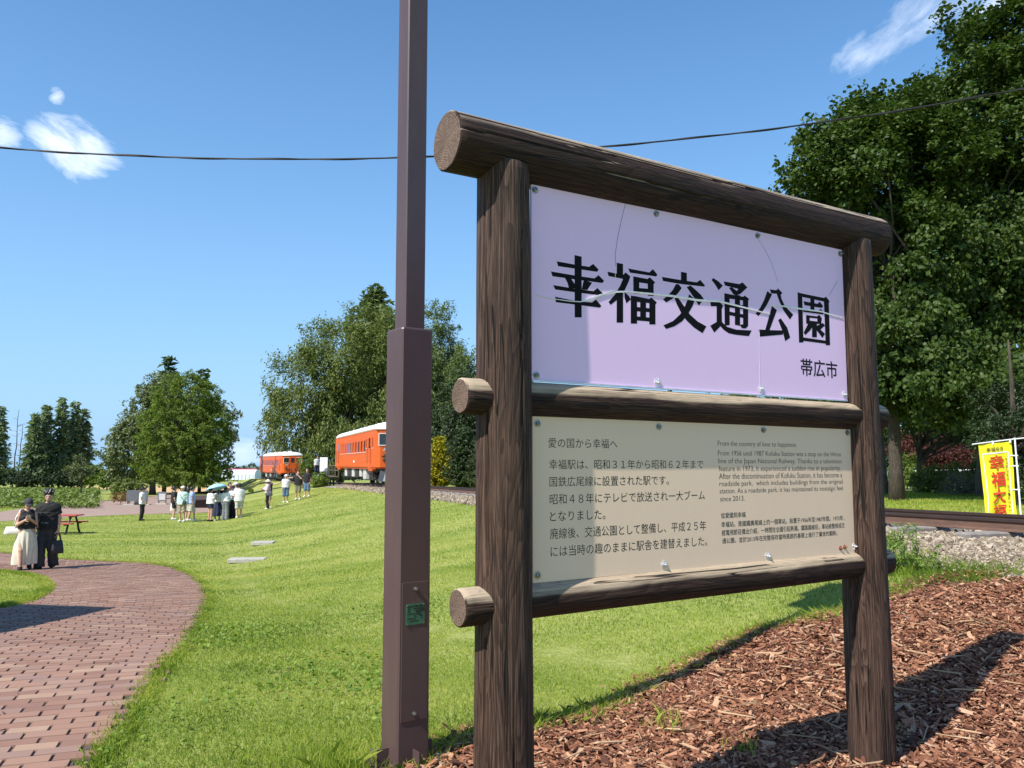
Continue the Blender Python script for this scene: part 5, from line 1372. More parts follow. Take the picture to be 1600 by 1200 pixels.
for k, (px, Y, hw, hh, py, m_, lab) in enumerate(((150, 118, 16, 13, 743, LM_LIME, 'bright green bush right of the larches'), (172, 116, 18, 11, 748, LM_LIME, 'low green bush below the grey green tree'), (16, 146, 26, 12, 747, LM_OAKD, 'dark hedge bush at the foot of the dead trunks'), (85, 140, 26, 9, 750, LM_OAKD, 'dark bush under the middle of the larches'), (115, 142, 26, 14, 745, LM_OAKD, 'dark bush under the right hand larches'), (198, 98, 22, 7, 760, LM_BUSH, 'low olive bush at the edge of the mown lawn'), (-25, 146, 26, 14, 745, LM_OAKD, 'dark hedge bush running out of the left edge'), (48, 146, 22, 8, 751, LM_OAKD, 'dark low bush at the foot of the leftmost larch'))):
    b = base_at(px, Y); broadleaf('bush', lab, b, 2, 0, lobes_px(b, Y, [(px, py, hw, hh, 0, 1.6), (px - hw * .5, py + hh * .4, hw * .6, hh * .6, 0, 1.2), (px + hw * .5, py + hh * .4, hw * .6, hh * .6, 0, 1.2)]), 70, 3200, .34, (m_, BARK_D), 95 + k, KITE, .6, .8, .5, .1, .4, GH, 'bush', 0)
b = base_at(188, 68); broadleaf('rusty_bush', 'low reddish brown bush beside the paved plaza', b, 1, .02, lobes_px(b, 68, [(188, 776, 15, 6, 0, .8), (180, 779, 9, 4, 0, .6), (198, 778, 9, 5, 0, .6)]), 80, 3500, .10, (LM_RUST, BARK_D), 110, KITE * np.array([.6, 1]), .2, .8, .5, .1, .6, None, 'bush', 20)
# far wood along the horizon, read as one mass
rng = np.random.default_rng(77); C = []; S = []
for (p0, p1, Y, top) in ((-300, 240, 430, 733), (225, 430, 520, 723), (430, 1250, 420, 722), (1240, 1760, 300, 655)):
    n = int((p1 - p0) * 8); px = rng.uniform(p0, p1, n); yy = Y + rng.uniform(0, 30, n)
    env = .72 + .28 * np.abs(np.sin(px * .21) * np.cos(px * .093 + 1)) ; x = (px - 800) / F * yy; z0 = H(x, yy); zt = zpx(top, Y)
    zz = z0 + (zt - z0) * env * rng.random(n) ** .7
    C.append(np.c_[x, yy, zz]); S.append(np.full(n, 2.6))
C = np.concatenate(C); V, Q = leaf_cards(rng, C, np.concatenate(S) * rng.uniform(.6, 1.3, len(C)), LEAF6, .4)
LM_FAR = leaf_mat('leaf_far_hazed', (.05, .085, .055), (.07, .11, .07), (.10, .14, .085), .02, .2)  # distance haze is mixed into the leaf colour as a bluish green
tag(link('distant_wood', raw_mesh('distant_wood', V, [Q], LM_FAR)), kind='stuff')
# crop rows on the left
rng = np.random.default_rng(78); n = 60000; yy = 58 + rng.random(n) ** 1.3 * 88; row = rng.integers(0, 150, n) * .75
d_ = np.array([.22, .975]); x = -78 + row * .62 + (yy - 58) * -.28 + rng.normal(0, .13, n)
k = (x < -.492 * yy - .02 * yy * 0 - np.where(yy < 85, 0, 0)) & (x > -.72 * yy); k &= (yy < 146)
x, yy = x[k], yy[k]; ht = np.where(yy < 72, .35, .6) * rng.uniform(.3, 1.2, len(x))
V, Q = leaf_cards(rng, np.c_[x, yy, H(x, yy) + ht], .30 * rng.uniform(.6, 1.4, len(x)), LEAF6, .6)
tag(link('crop_plants', raw_mesh('crop_plants', V, [Q], LM_CROP)), kind='stuff')
# ------------------------------------------------------------------ the two orange railcars
M_ORANGE = pm('railcar_orange', (.74, .125, .012), (.68, .105, .010), 1.5, .38, .03, 0, .5)
M_ORANGE2 = pm('railcar_orange_trim', (.60, .095, .012), (.55, .085, .012), 3, .4)
M_ROOFW = pm('railcar_roof_white', (.80, .78, .74), (.72, .70, .65), 1.2, .55, .1)
M_GLASS = pm('dark_window_glass', (.018, .025, .028), (.03, .04, .042), 2, .08, 0, 0, .8)
M_UNDER = pm('underframe_black', (.018, .018, .02), (.04, .036, .034), 4, .7, .3)
M_UNDERG = pm('equipment_pale_grey', (.55, .55, .52), (.42, .42, .40), 3, .6)
M_WHITE = pm('white_paint', (.80, .80, .78), (.74, .74, .72), 5, .5)
M_IRON = pm('coupler_iron', (.10, .05, .035), (.06, .04, .03), 8, .6, .3)
M_STEELW = pm('wheel_steel', (.05, .042, .038), (.09, .07, .06), 6, .5, .2)
M_GREYPLOW = pm('plough_grey', (.13, .14, .16), (.09, .10, .115), 3, .6)
def railcar(label, number, near, yaw, Ln=20.0, detail=True):
    """near: point on the rail between the near wheels' end; the car runs from x=0 (near end) to x=Ln (far end), y to its left looking from the near end inwards"""
    root = empty('railcar', near, yaw, label, 'railcar', 'orange railcars on the old track')
    hw = 1.40; zb, ze, zr = 1.05, 3.32, 3.86
    def profile(h, inset=0.0): return [(-hw + inset, zb), (hw - inset, zb), (hw - inset, ze), (-hw + inset, ze)]
    mb = MB()
    # body shell: slightly bowed ends
    xs = [(0.0, .30), (.16, .0), (Ln - .16, .0), (Ln, .30)]; V = []
    for x, ins in xs:
        for (y, z) in ((-hw + ins, zb), (hw - ins, zb), (hw - ins, ze), (-hw + ins, ze)): V.append((x, y, z))
    Fs = [(3, 2, 1, 0)] + [(i * 4 + k, i * 4 + (k + 1) % 4, (i + 1) * 4 + (k + 1) % 4, (i + 1) * 4 + k) for i in range(3) for k in range(4)] + [(12, 13, 14, 15)]
    Fs = [f[::-1] for f in Fs]
    mb.add(V, Fs); mb.box((Ln / 2, 0, 1.0), (Ln - .5, 2 * hw - .12, .12))
    for x in (2.1, Ln - 2.1):                                  # step wells under the doors
        for y in (-1, 1): mb.box((x, y * (hw - .16), .93), (1.15, .30, .26), bev=.03)
    mb.box((Ln / 2, 0, ze - .03), (Ln - .28, 2 * hw + .035, .05), bev=.01)   # cantrail
    body = mb.build('body', M_ORANGE, root)
    mb = MB(); mb.sm = True; n = 10; V = []; 
    secs = [(-.04, .55), (.25, .88), (.8, 1.0), (Ln - .8, 1.0), (Ln - .25, .88), (Ln + .04, .55)]
    for x, k in secs:
        for j in range(n + 1):
            a = math.pi * j / n; V.append((x, (hw + .02) * math.cos(a) * (.93 + .07 * k), ze + (zr - ze) * k * math.sin(a) ** .8))
    m = n + 1; Fs = []
    for i in range(len(secs) - 1):
        for j in range(n): Fs.append((i * m + j, (i + 1) * m + j, (i + 1) * m + j + 1, i * m + j + 1))
        Fs.append((i * m, i * m + n, (i + 1) * m + n, (i + 1) * m))
    Fs += [list(range(m)), [(len(secs) - 1) * m + j for j in range(m)][::-1]]
    mb.add(V, Fs); roof = mb.build('roof', M_ROOFW, root)
    for x in np.linspace(2.2, Ln - 2.2, 5):
        mb = MB(); mb.box((x, 0, zr + .04), (.55, .5, .16), bev=.04); mb.build('ventilator', M_ROOFW, roof)
    def window(x, z, w, h, side, name='window', fm=M_ORANGE2):
        y = side * hw; s = side
        mb = MB(); t = .05
        for (cx, cz, ww, hh_) in ((x, z + h / 2 + t / 2, w + 2 * t, t), (x, z - h / 2 - t / 2, w + 2 * t, t), (x - w / 2 - t / 2, z, t, h), (x + w / 2 + t / 2, z, t, h)):
            mb.box((cx, y + s * .012, cz), (ww, .03, hh_))
        fr = mb.build(name, fm, root)
        mb = MB(); mb.box((x, y + s * .004, z), (w, .012, h)); mb.build('pane', M_GLASS, fr)
        mb = MB(); mb.box((x, y + s * .02, z - h / 2 - t - .012), (w + .16, .05, .03)); mb.build('sill', M_WHITE, fr)
    for side in (1, -1):
        for k in range(10): window(4.15 + k * (Ln - 8.3) / 9, 2.40, .62, .68, side)
        window(3.35 - .05, 2.55, .22, .5, side); window(.95, 2.55, .22, .55, side)
        for x in (2.1, Ln - 2.1):
            mb = MB(); y = side * (hw + .010)
            mb.box((x, y, 2.0), (.98, .03, 2.05), bev=.008); d_ = mb.build('door', M_ORANGE, root)
            mb = MB(); mb.box((x, y + side * .012, 2.55), (.62, .02, .62)); mb.build('pane', M_GLASS, d_)
            for dx in (-.58, .58): MB().tube([(x + dx, y + side * .03, 1.3), (x + dx, y + side * .06, 1.4), (x + dx, y + side * .06, 2.2), (x + dx, y + side * .03, 2.3)], .016, 6).build('grab_rail', M_IRON, root)
        mb = MB(); mb.box((Ln / 2 - 1, side * (hw + .004), 1.42), (.55, .008, .16)); mb.build('number_plate', M_WHITE, root)
    # the near end: three windows, gangway door, marks, lights, coupler
    for (y, w, nm) in ((.80, .74, 'cab_window'), (-.80, .74, 'cab_window'), (0, .46, 'gangway_window')):
        mb = MB(); t = .05; z = 2.72; h = .66
        for (cy, cz, ww, hh_) in ((y, z + h / 2 + t / 2, w + 2 * t, t), (y, z - h / 2 - t / 2, w + 2 * t, t), (y - w / 2 - t / 2, z, t, h), (y + w / 2 + t / 2, z, t, h)): mb.box((-.012, cy, cz), (.03, ww, hh_))
        fr = mb.build(nm, M_ROOFW if nm == 'cab_window' else M_ORANGE2, root)
        mb = MB(); mb.box((-.004, y, z), (.012, w, h)); mb.build('pane', M_GLASS, fr)
    mb = MB(); mb.box((-.03, 0, 2.08), (.06, .82, 2.02), bev=.01); gd = mb.build('gangway_door', M_ORANGE2, root)
    mb = MB(); mb.box((-.064, 0, 2.72), (.012, .46, .62)); mb.build('pane', M_GLASS, gd)
    for y in (-.47, .47): MB().box((-.03, y, 2.05), (.09, .05, 2.1), bev=.01).build('gangway_rail', M_ORANGE2, root)
    for y in (.85, -.85):
        mb = MB(); mb.sm = True; mb.tube([(-.0, y, 1.52), (-.10, y, 1.52), (-.12, y, 1.52)], [.12, .12, .09], 12); mb.build('tail_lamp', M_IRON, root)
        mb = MB(); mb.box((-.06, y, 1.72), (.12, .34, .05), bev=.01); mb.box((-.05, y, 1.80), (.06, .08, .12), bev=.01); mb.build('lamp_bracket', M_IRON, root)
        MB().tube([(-.02, y * 1.12, 2.22), (-.09, y * 1.12, 2.22), (-.09, y * .5, 2.18), (-.02, y * .5, 2.18)], .018, 6).build('grab_rail', M_IRON, root)
    for y in (.42, -.42):
        a = np.linspace(-.2, math.pi + .2, 10); mb = MB(); mb.sm = True; mb.tube(np.c_[-.10 - .05 * np.sin(a), y + .16 * np.cos(a), 1.48 - .20 * np.sin(a)], .032, 6); mb.box((-.05, y, 1.56), (.1, .3, .06), bev=.01); mb.build('jumper_cable', M_IRON, root)
    mb = MB(); V, F_ = text_verts(number, .02); lo, hi = V.min(0), V.max(0); w_ = .52; h_ = .17
    P = np.c_[-.014 - (V[:, 2] > 0) * .004, .95 - (V[:, 0] - lo[0]) / (hi[0] - lo[0]) * w_, 2.04 + (V[:, 1] - lo[1]) / (hi[1] - lo[1]) * h_]
    mb.add(P, F_); mb.build('number', M_WHITE, root)
    mb = MB(); mb.box((-.12, 0, .95), (.5, .26, .24), bev=.03); mb.box((-.42, 0, .95), (.22, .34, .34), bev=.05); mb.build('coupler', M_UNDER, root)
    mb = MB(); mb.prism([(-1.2, .18), (1.2, .18), (1.05, .85), (-1.05, .85)], 0, .05, [(0, 1, 0), (0, 0, 1), (1, 0, 0)], (.10, 0, 0)); mb.build('snow_plough', M_GREYPLOW, root)
    for y in (-.7, .7): MB().box((.06, y, .5), (.05, .22, .62), bev=.01, rot=np.array(Matrix.Rotation(R(14 if y > 0 else -14), 3, 'X'))).build('plough_stripe', M_UNDERG, root)
    for y in (-.35, .38):
        a = np.linspace(0, math.pi, 9); mb = MB(); mb.sm = True; mb.tube(np.c_[np.full(9, -.05), y + .2 * np.cos(a), .98 - .4 * np.sin(a)], .025, 6); mb.build('brake_hose', M_UNDERG, root)
    for x in (3.0, Ln - 3.0):
        bg_ = MB(); bg_.box((x, .98, .48), (2.6, .10, .22), bev=.02); bg_.box((x, -.98, .48), (2.6, .10, .22), bev=.02); bg_.box((x, 0, .55), (.5, 2.0, .3), bev=.03)
        for dx in (-1.0, 1.0):
            for y in (-1.02, 1.02): bg_.box((x + dx, y, .45), (.32, .14, .34), bev=.04)
        for y in (-1.0, 1.0): bg_.box((x, y, .42), (.55, .16, .42), bev=.03)
        bogie = bg_.build('bogie', M_UNDER, root)
        for dx in (-1.0, 1.0):
            for y in (-.57, .57):
                mb = MB(); mb.sm = False; s = 1 if y > 0 else -1
                mb.tube([(x + dx, y - s * .06, .43), (x + dx, y - s * .02, .43), (x + dx, y - s * .02, .43), (x + dx, y + s * .06, .43), (x + dx, y + s * .06, .43)], [.47, .47, .43, .43, .12], 20); mb.build('wheel', M_STEELW, bogie)
            MB().cyl((x + dx, -.7, .43), (x + dx, .7, .43), .07, 8).build('axle', M_UNDER, bogie)
    for (x, w, z, h, m) in ((5.3, 1.1, .62, .78, M_UNDERG), (7.2, .8, .68, .62, M_UNDERG), (8.9, 1.4, .6, .6, M_UNDER), (10.8, 1.0, .68, .72, M_UNDERG), (12.8, 1.6, .6, .62, M_UNDER), (14.7, .9, .64, .66, M_UNDERG)):
        for side in (1, -1):
            mb = MB(); mb.box((x, side * .98, z), (w, .5, h), bev=.05); mb.build('equipment_box', m, root)
    mb = MB(); mb.box((Ln / 2, 0, .85), (Ln - 2, 1.2, .25)); mb.build('underframe', M_UNDER, root)
    return root
cl = lambda y: 6.48 - .338 * (y - 11)
ya = 50.5; railcar('larger orange railcar with white roof half hidden behind the lamp post', '238', (cl(ya), ya, float(rail_z(ya))), math.atan2(.947, -.3205))
g = ground(456.5, 113); zt = float(rail_z(113)) - .05; p2 = at(456.5, 750.8, 113)
rc2 = railcar('far orange railcar standing at the end of the track beyond the visitors', '221', (p2[0], p2[1], p2[2]), math.atan2(math.cos(R(25)), -math.sin(R(25))))
# ground under the far car: its own stretch of ballast and rails
M_BAL = M_GRAV
rx = np.array([-math.sin(R(25)), math.cos(R(25))]); ry = np.array([math.cos(R(25)), math.sin(R(25))])
mb = MB()
for q in (-.567, .567):
    a = np.array((p2[0], p2[1])) + ry * q - rx * 4; b_ = np.array((p2[0], p2[1])) + ry * q + rx * 26
    mb = MB(); mb.box(((a[0] + b_[0]) / 2, (a[1] + b_[1]) / 2, p2[2] - .075), (np.linalg.norm(b_ - a), .066, .15), rz=math.atan2(rx[1], rx[0])); tag(mb.build('rail', M_RAIL), 'short rusty rail carrying the far orange railcar', 'rail', 'rails under the far railcar')
# an embankment carrying that stretch
mb = MB(); V = []; 
for t in np.linspace(-9, 34, 12):
    c_ = np.array((p2[0], p2[1])) + rx * t; k = 1 - max(0, (-4 - t) / 5, (t - 28) / 6)
    for q, dz in ((-6, -9), (-2.2, -.15), (2.2, -.15), (6, -9)):
        pt = c_ + ry * q; hz = float(H(pt[0], pt[1])); z = hz - .05 if dz < -1 else max(hz + (p2[2] - .15 - hz) * k, hz - .02)
        V.append((pt[0], pt[1], z))
mb.add(V, [(i * 4 + j, i * 4 + j + 1, (i + 1) * 4 + j + 1, (i + 1) * 4 + j) for i in range(11) for j in range(3)])
tag(mb.build('embankment_ground', M_LAWN), kind='structure')

# yellow track machine behind the far car
M_YELLOW = pm('machine_yellow', (.66, .40, .03), (.52, .30, .025), 3, .5)
q = np.array((p2[0], p2[1])) + rx * 21.5 + ry * 1.3; my = empty('snow_plough_car', (q[0], q[1], p2[2]), math.atan2(rx[1], rx[0]), 'yellow work railcar parked behind the far orange railcar', 'work railcar')
mb = MB(); mb.prism([(0, .9), (6, .9), (6, 2.5), (4.4, 3.3), (1.4, 3.3), (0, 2.4)], -1.25, 1.25, [(1, 0, 0), (0, 0, 1), (0, -1, 0)]); mb.build('body', M_YELLOW, my)
for (x, z) in ((1.0, 2.5), (2.6, 2.6), (4.2, 2.6)):
    for y in (-1, 1): MB().box((x, y * 1.26, z), (.9, .03, .7), bev=.01).build('window', M_GLASS, my)
for x in (1.2, 4.8):
    for y in (-.57, .57): MB().cyl((x, y - .05, .45), (x, y + .05, .45), .45, 16).build('wheel', M_STEELW, my)
MB().box((3, 0, .75), (6.2, 2.0, .3), bev=.04).build('underframe', M_UNDER, my)
MB().cyl((5.2, .6, 2.9), (5.2, .6, 3.6), .08, 8).build('exhaust_pipe', M_UNDER, my)

# ------------------------------------------------------------------ wooden platform between the cars, with a visitor and a white board
M_PLANK = pm('platform_plank', (.10, .075, .06), (.17, .135, .11), 3, .85, .4, stretch=(1, 9, 1))
pg = ground(497, 74); pz = at(497, 743.5, 74)[2]
pf = empty('platform', (pg[0], pg[1], pg[2]), math.atan2(.947, -.3205), 'low dark wooden platform with railings between the two orange railcars', 'platform')
hgt = pz - pg[2]
for k in range(8): MB().box((0, -1.2 + k * .34, hgt - .04), (7.5, .32, .07), bev=.008).build('plank', M_PLANK, pf)
for x in (-3.5, -1.2, 1.2, 3.5):
    for y in (-1.2, 1.2): MB().box((x, y, hgt / 2 - .15), (.14, .14, hgt + .15), bev=.01).build('leg', M_PLANK, pf)
for x in (-3.6, -1.2, 1.2, 3.6): MB().box((x, -1.32, hgt + .45), (.08, .08, .95), bev=.008).build('railing_post', M_PLANK, pf)
for z in (.5, .9): MB().box((0, -1.32, hgt + z), (7.4, .05, .08), bev=.006).build('handrail', M_PLANK, pf)
person('person in white t-shirt and dark blue trousers leaning forward on the wooden platform', (at(494.5, 743, 74)[0], 74, pz + .01), 1.72, 150, ('white', .6, .92, .04), ('trousers', 'navy', .06, .03), {}, 'white', h=.02, lean=16)
bp = at(505.5, 742, 74.6); bd = empty('white_board', (bp[0], bp[1], pz), R(-14), 'upright white notice board on the platform beside the nearer railcar', 'notice board')
MB().box((0, 0, 1.0), (.75, .05, 1.25), bev=.01).build('panel', M_WHITE, bd)
for x in (-.3, .3): MB().box((x, .05, .3), (.05, .05, .62), bev=.006).build('leg', M_WHITE, bd)

# ------------------------------------------------------------------ yellow banner beyond the track
M_BAN = pm('banner_cloth_yellow', (.84, .74, .02), (.80, .68, .015), 3, .75); M_BRED = pm('banner_print_red', (.72, .045, .02), (.66, .04, .02), 6, .75); M_BBLK = pm('banner_print_black', (.05, .05, .02), (.04, .04, .02), 6, .75)
M_PIPE = pm('white_pipe', (.82, .82, .82), (.76, .76, .76), 6, .4)
YB = 14.6; bb = ground(1592, YB); ban = empty('banner', bb, 0, 'yellow upright banner with red characters on a white pole behind the track', 'banner')
tb = lambda px, py, dy=0.0: at(px, py, YB + dy) - bb
pt_, pl_ = tb(1585.5, 684), tb(1594.5, 797); dirp = (pt_ - pl_); bot = pt_ - dirp * ((pt_[2] + .05) / dirp[2])
MB().tube([bot, pt_ * .5 + bot * .5, pt_], [.017, .015, .0135], 8).build('pole', M_PIPE, ban)
MB().tube([tb(1519, 694.3), tb(1585, 686), tb(1602, 684.3)], .011, 8).build('crossbar', M_PIPE, ban)
# cloth: rows measured on the photo, continued below the rail, with soft folds
TL, TR, ML, MR = (1529, 695), (1581, 689.5), (1538.5, 776), (1586, 765); BL_, BR_ = (1537, 862), (1594, 857)
nu, nv = 26, 60
def cl_pt(u, v, off=0.0):
    k = v
    lx = np.interp(k, [0, .48, .62, 1], [1529, 1537.5, 1538.5, 1536]); rx_ = np.interp(k, [0, .45, .7, 1], [1581, 1585.5, 1588.5, 1593])
    px = lx + (rx_ - lx) * u; py = (695 + (862 - 695) * v) * (1 - u) + (689.5 + (858 - 689.5) * v) * u
    y = .026 * math.sin(u * 6 + v * 5 + 1.2) * (.3 + v) + .007 * math.sin(u * 12 - v * 9) + .014 * math.sin(v * 9 + u * 2) * u
    P = tb(px, py); P[1] += y - off; return P
V = []; Fs = []
for s_ in (0, 1):
    for i in range(nv + 1):
        for j in range(nu + 1): V.append(cl_pt(j / nu, i / nv, .0 if s_ else -.004))
q = (nu + 1) * (nv + 1); I = lambda s_, i, j: s_ * q + i * (nu + 1) + j
for i in range(nv):
    for j in range(nu): Fs.append((I(1, i, j), I(1, i + 1, j), I(1, i + 1, j + 1), I(1, i, j + 1))); Fs.append((I(0, i, j), I(0, i, j + 1), I(0, i + 1, j + 1), I(0, i + 1, j)))
mb = MB(); mb.sm = True; mb.add(V, Fs); cloth_o = mb.build('cloth', M_BAN, ban)
def on_cloth(mb, s, u0, u1, v0, v1, offset=0.0, sub=0):
    Vt, Ft = text_verts(s, offset, 0.0)
    lo, hi = Vt.min(0), Vt.max(0); P = [cl_pt(u0 + (a - lo[0]) / (hi[0] - lo[0]) * (u1 - u0), v1 - (b - lo[1]) / (hi[1] - lo[1]) * (v1 - v0), .014) for a, b, _ in Vt]
    mb.add(P, Ft)
mb = MB()
for k, ch in enumerate('幸福大福'): on_cloth(mb, ch, .25, .71, .112 + k * .153, .252 + k * .153, .018)
mb.build('lettering', M_BRED, cloth_o)
mb = MB(); on_cloth(mb, '幸福ゆき', .21, .72, .036, .076, .008)
for k, ch in enumerate('KOFUKU DAIFUKU'):
    if ch != ' ': on_cloth(mb, ch, .775, .835, .145 + k * .0365, .168 + k * .0365, .006)
mb.build('lettering', M_BBLK, cloth_o)
mb = MB()
for (u0, v0, u1, v1) in ((.10, .092, .85, .092), (.10, .092, .10, .97), (.87, .092, .90, .97)):
    for k in range(24):
        f0, f1 = k / 24, (k + 1) / 24; a0 = (u0 + (u1 - u0) * f0, v0 + (v1 - v0) * f0); a1 = (u0 + (u1 - u0) * f1, v0 + (v1 - v0) * f1); h_ = abs(u1 - u0) > .5
        w = (0, .006) if h_ else (.016, 0)
        mb.add([cl_pt(a0[0] - w[0], a0[1] - w[1], .006), cl_pt(a0[0] + w[0], a0[1] + w[1], .006), cl_pt(a1[0] + w[0], a1[1] + w[1], .006), cl_pt(a1[0] - w[0], a1[1] - w[1], .006)], [(0, 1, 2, 3)] if h_ else [(3, 2, 1, 0)])
mb.build('border_line', M_WHITE, cloth_o)
for v, px, py in ((.22, 1586.5, 712), (.45, 1588, 728), (.62, 1590, 765)):
    c_ = cl_pt(.93, (py - 690) / 168); MB().box(((c_[0] + tb(px, py)[0]) / 2 + .02, c_[1] - .008, c_[2]), (.14, .012, .022), bev=.003).build('loop', M_PIPE, ban)
for px, py in ((1551, 691), (1578, 688)):
    p = tb(px, py); MB().box((p[0], p[1] - .004, p[2] - .01), (.03, .026, .07), bev=.004).build('loop', M_PIPE, ban)

# ------------------------------------------------------------------ picnic bench, boards, slabs, marker
M_REDW = pm('red_painted_wood', (.46, .085, .055), (.36, .065, .045), 5, .6, .2, stretch=(1, 8, 1))
M_BENCHLEG = pm('bench_leg_dark', (.022, .022, .026), (.035, .032, .034), 9, .5)
g = ground(91, 32.0); bench = empty('picnic_bench', g, R(4), 'red topped picnic table with dark bent legs on the lawn behind the couple', 'picnic table')
def plank_top(name, y, z, n, w, ln):
    for k in range(n): MB().box((0, y + (k - (n - 1) / 2) * (w + .012), z), (ln, w, .045), bev=.006).build(name, M_REDW, bench)
plank_top('table_top', 0, .70, 5, .135, 1.55)
for y in (-.62, .62): plank_top('seat', y, .42, 2, .135, 1.55)
for x in (-.52, .52):
    for y in (-1, 1):
        mb = MB(); mb.sm = True; mb.tube([(x, y * .18, .67), (x, y * .30, .52), (x, y * .42, .36), (x, y * .48, .18), (x, y * .62, .0)], .04, 8); mb.build('leg', M_BENCHLEG, bench)
        MB().box((x, y * .55, .375), (.05, .36, .05), bev=.01).build('seat_bracket', M_BENCHLEG, bench)
    MB().box((x, 0, .655), (.06, .68, .05), bev=.01).build('top_bracket', M_BENCHLEG, bench)
M_SLATE = pm('board_grey', (.14, .15, .16), (.10, .11, .12), 5, .6); M_CONC = pm('concrete_slab', (.46, .44, .38), (.32, .30, .26), 14, .9, .3); M_MARK = pm('yellow_marker', (.85, .66, .03), (.8, .6, .03), 5, .5)
g = ground(214, 66); o_ = empty('info_board', g, R(8), 'dark grey low information board at the edge of the plaza', 'information board')
MB().box((0, 0, .75), (1.6, .06, .85), bev=.01).build('panel', M_SLATE, o_)
for x in (-.7, .7): MB().box((x, .06, .32), (.08, .08, .68), bev=.01).build('leg', M_BENCHLEG, o_)
MB().box((0, 0, .04), (2.0, .5, .12), bev=.02).build('base', M_CONC, o_)
g = ground(253, 68); o_ = empty('info_board', g, R(-6), 'small grey notice board on a white foot near the rounded tree', 'information board')
MB().box((0, 0, .65), (.75, .05, .75), bev=.01).build('panel', M_SLATE, o_); MB().box((0, 0, .62), (.55, .062, .5), bev=.005).build('notice', M_UNDERG, o_)
for x in (-.3, .3): MB().box((x, .05, .2), (.06, .06, .45), bev=.006).build('leg', M_BENCHLEG, o_)
MB().box((0, 0, .04), (.95, .4, .1), bev=.02).build('base', M_CONC, o_)
M_WOODD = pm('dark_timber', (.045, .03, .025), (.075, .05, .04), 5, .8, .3)
g = ground(311, 60); o_ = empty('map_desk', g, R(20), 'dark timber desk with a slanted top standing on the plaza between the visitors', 'map desk')
MB().prism([(-.75, .0), (.75, .0), (.75, .55), (-.75, .55)], -.45, .45, [(1, 0, 0), (0, 0, 1), (0, 1, 0)]).build('stand', M_WOODD, o_)
mb = MB(); mb.prism([(-.7, .55), (.7, .80), (.7, .86), (-.7, .61)], -1.15, 1.15, [(0, 1, 0), (0, 0, 1), (1, 0, 0)]); mb.build('slanted_top', M_WOODD, o_)
for px, py, rz in ((387, 877.5, .10), (412, 850.5, .06)):
    g = ground(px, py=py); ln = 55 if py > 860 else 33
    mb = MB(); mb.box((0, 0, .0), (ln * g[1] / F, .42 if py > 860 else .5, .10), rz=rz, bev=.012)
    tag(mb.build('slab', M_CONC, None, (g[0], g[1], g[2] + .035)), 'pale concrete slab set into the lawn, the %s of the two' % ('nearer, longer one' if py > 860 else 'farther, shorter one'), 'slab', 'concrete slabs in the lawn')
g = ground(392, 96); mb = MB(); mb.box((0, 0, .25), (.55, .3, .34), bev=.03); mb.box((0, 0, .45), (.42, .22, .06), bev=.02); tag(mb.build('marker_box', M_MARK, None, tuple(g)), 'small bright yellow box marker on the lawn before the wheat strip', 'marker')
# greenhouse far off
M_VINYL = pm('greenhouse_film', (.72, .76, .82), (.62, .67, .74), .4, .4); M_REDR = pm('greenhouse_red_ridge', (.50, .07, .08), (.42, .06, .07), 1, .5)
YG = 310; gl = at(352, 748, YG); gr_ = at(403, 748, YG); zg = at(380, 749.5, YG)[2]; W_ = gr_[0] - gl[0]
gh = empty('greenhouse', ((gl[0] + gr_[0]) / 2, YG, zg), 0, 'long white greenhouse with a thin red ridge beyond the wheat strip', 'greenhouse')
pr = [(-4, 0), (4, 0), (4, 2.1), (3.2, 3.1), (1.2, 3.7), (-1.2, 3.7), (-3.2, 3.1), (-4, 2.1)]
MB().prism(pr, -W_ / 2, W_ / 2, [(0, 1, 0), (0, 0, 1), (1, 0, 0)]).build('film_cover', M_VINYL, gh)
MB().box((0, 0, 3.8), (W_ * .98, 2.2, .45), bev=.05).build('ridge', M_REDR, gh)
for k in range(9): MB().box((-W_ / 2 + W_ * (k + .5) / 9, -4.06, 1.05), (.12, .1, 2.1)).build('hoop', M_UNDERG, gh)
# thin white poles at the field edge
for px, top, Y in ((167, 731, 160), (178.5, 736, 150)):
    b = ground(px, Y); h_ = zpx(top, Y) - b[2]; mb = MB(); mb.sm = True; mb.tube([(0, 0, -.3), (0, 0, h_)], [.16, .11], 8); mb.box((0, 0, h_ * .9), (1.2, .08, .08))
    tag(mb.build('utility_pole', M_POLE, None, tuple(b)), 'thin white pole far off at the field edge, the %s one' % ('taller' if px < 170 else 'shorter, more right hand'), 'utility pole', 'poles at the field edge')
# ------------------------------------------------------------------ car and guard rail under the trees
M_CARB = pm('car_paint_blue', (.04, .07, .13), (.03, .055, .11), 2, .25, 0, 0, .6, .5); M_TYRE = pm('tyre', (.015, .015, .015), (.03, .03, .03), 9, .8)
g = ground(1434, 58); car = empty('parked_car', g, R(-128), 'dark blue car parked under the trees, seen between the grey trunk and a bush', 'car')
mb = MB(); mb.prism([(-2.1, .35), (2.1, .35), (2.15, .75), (1.95, .95), (1.1, 1.02), (-2.0, 1.02), (-2.15, .8)], -.85, .85, [(1, 0, 0), (0, 0, 1), (0, -1, 0)]); mb.build('body', M_CARB, car)
mb = MB(); mb.prism([(1.15, 1.0), (.45, 1.58), (-1.75, 1.62), (-2.02, 1.0)], -.74, .74, [(1, 0, 0), (0, 0, 1), (0, -1, 0)]); mb.build('cabin', M_CARB, car)
for y in (-1, 1):
    for x0, x1 in ((.75, -.25), (-.35, -1.7)): MB().prism([(x0, 1.06), (x1, 1.06), (x1 + (.0 if x1 > -1 else .1), 1.52), (min(x0, .38), 1.52)], .742, .752, [(1, 0, 0), (0, 0, 1), (0, y, 0)]).build('window', M_GLASS, car)
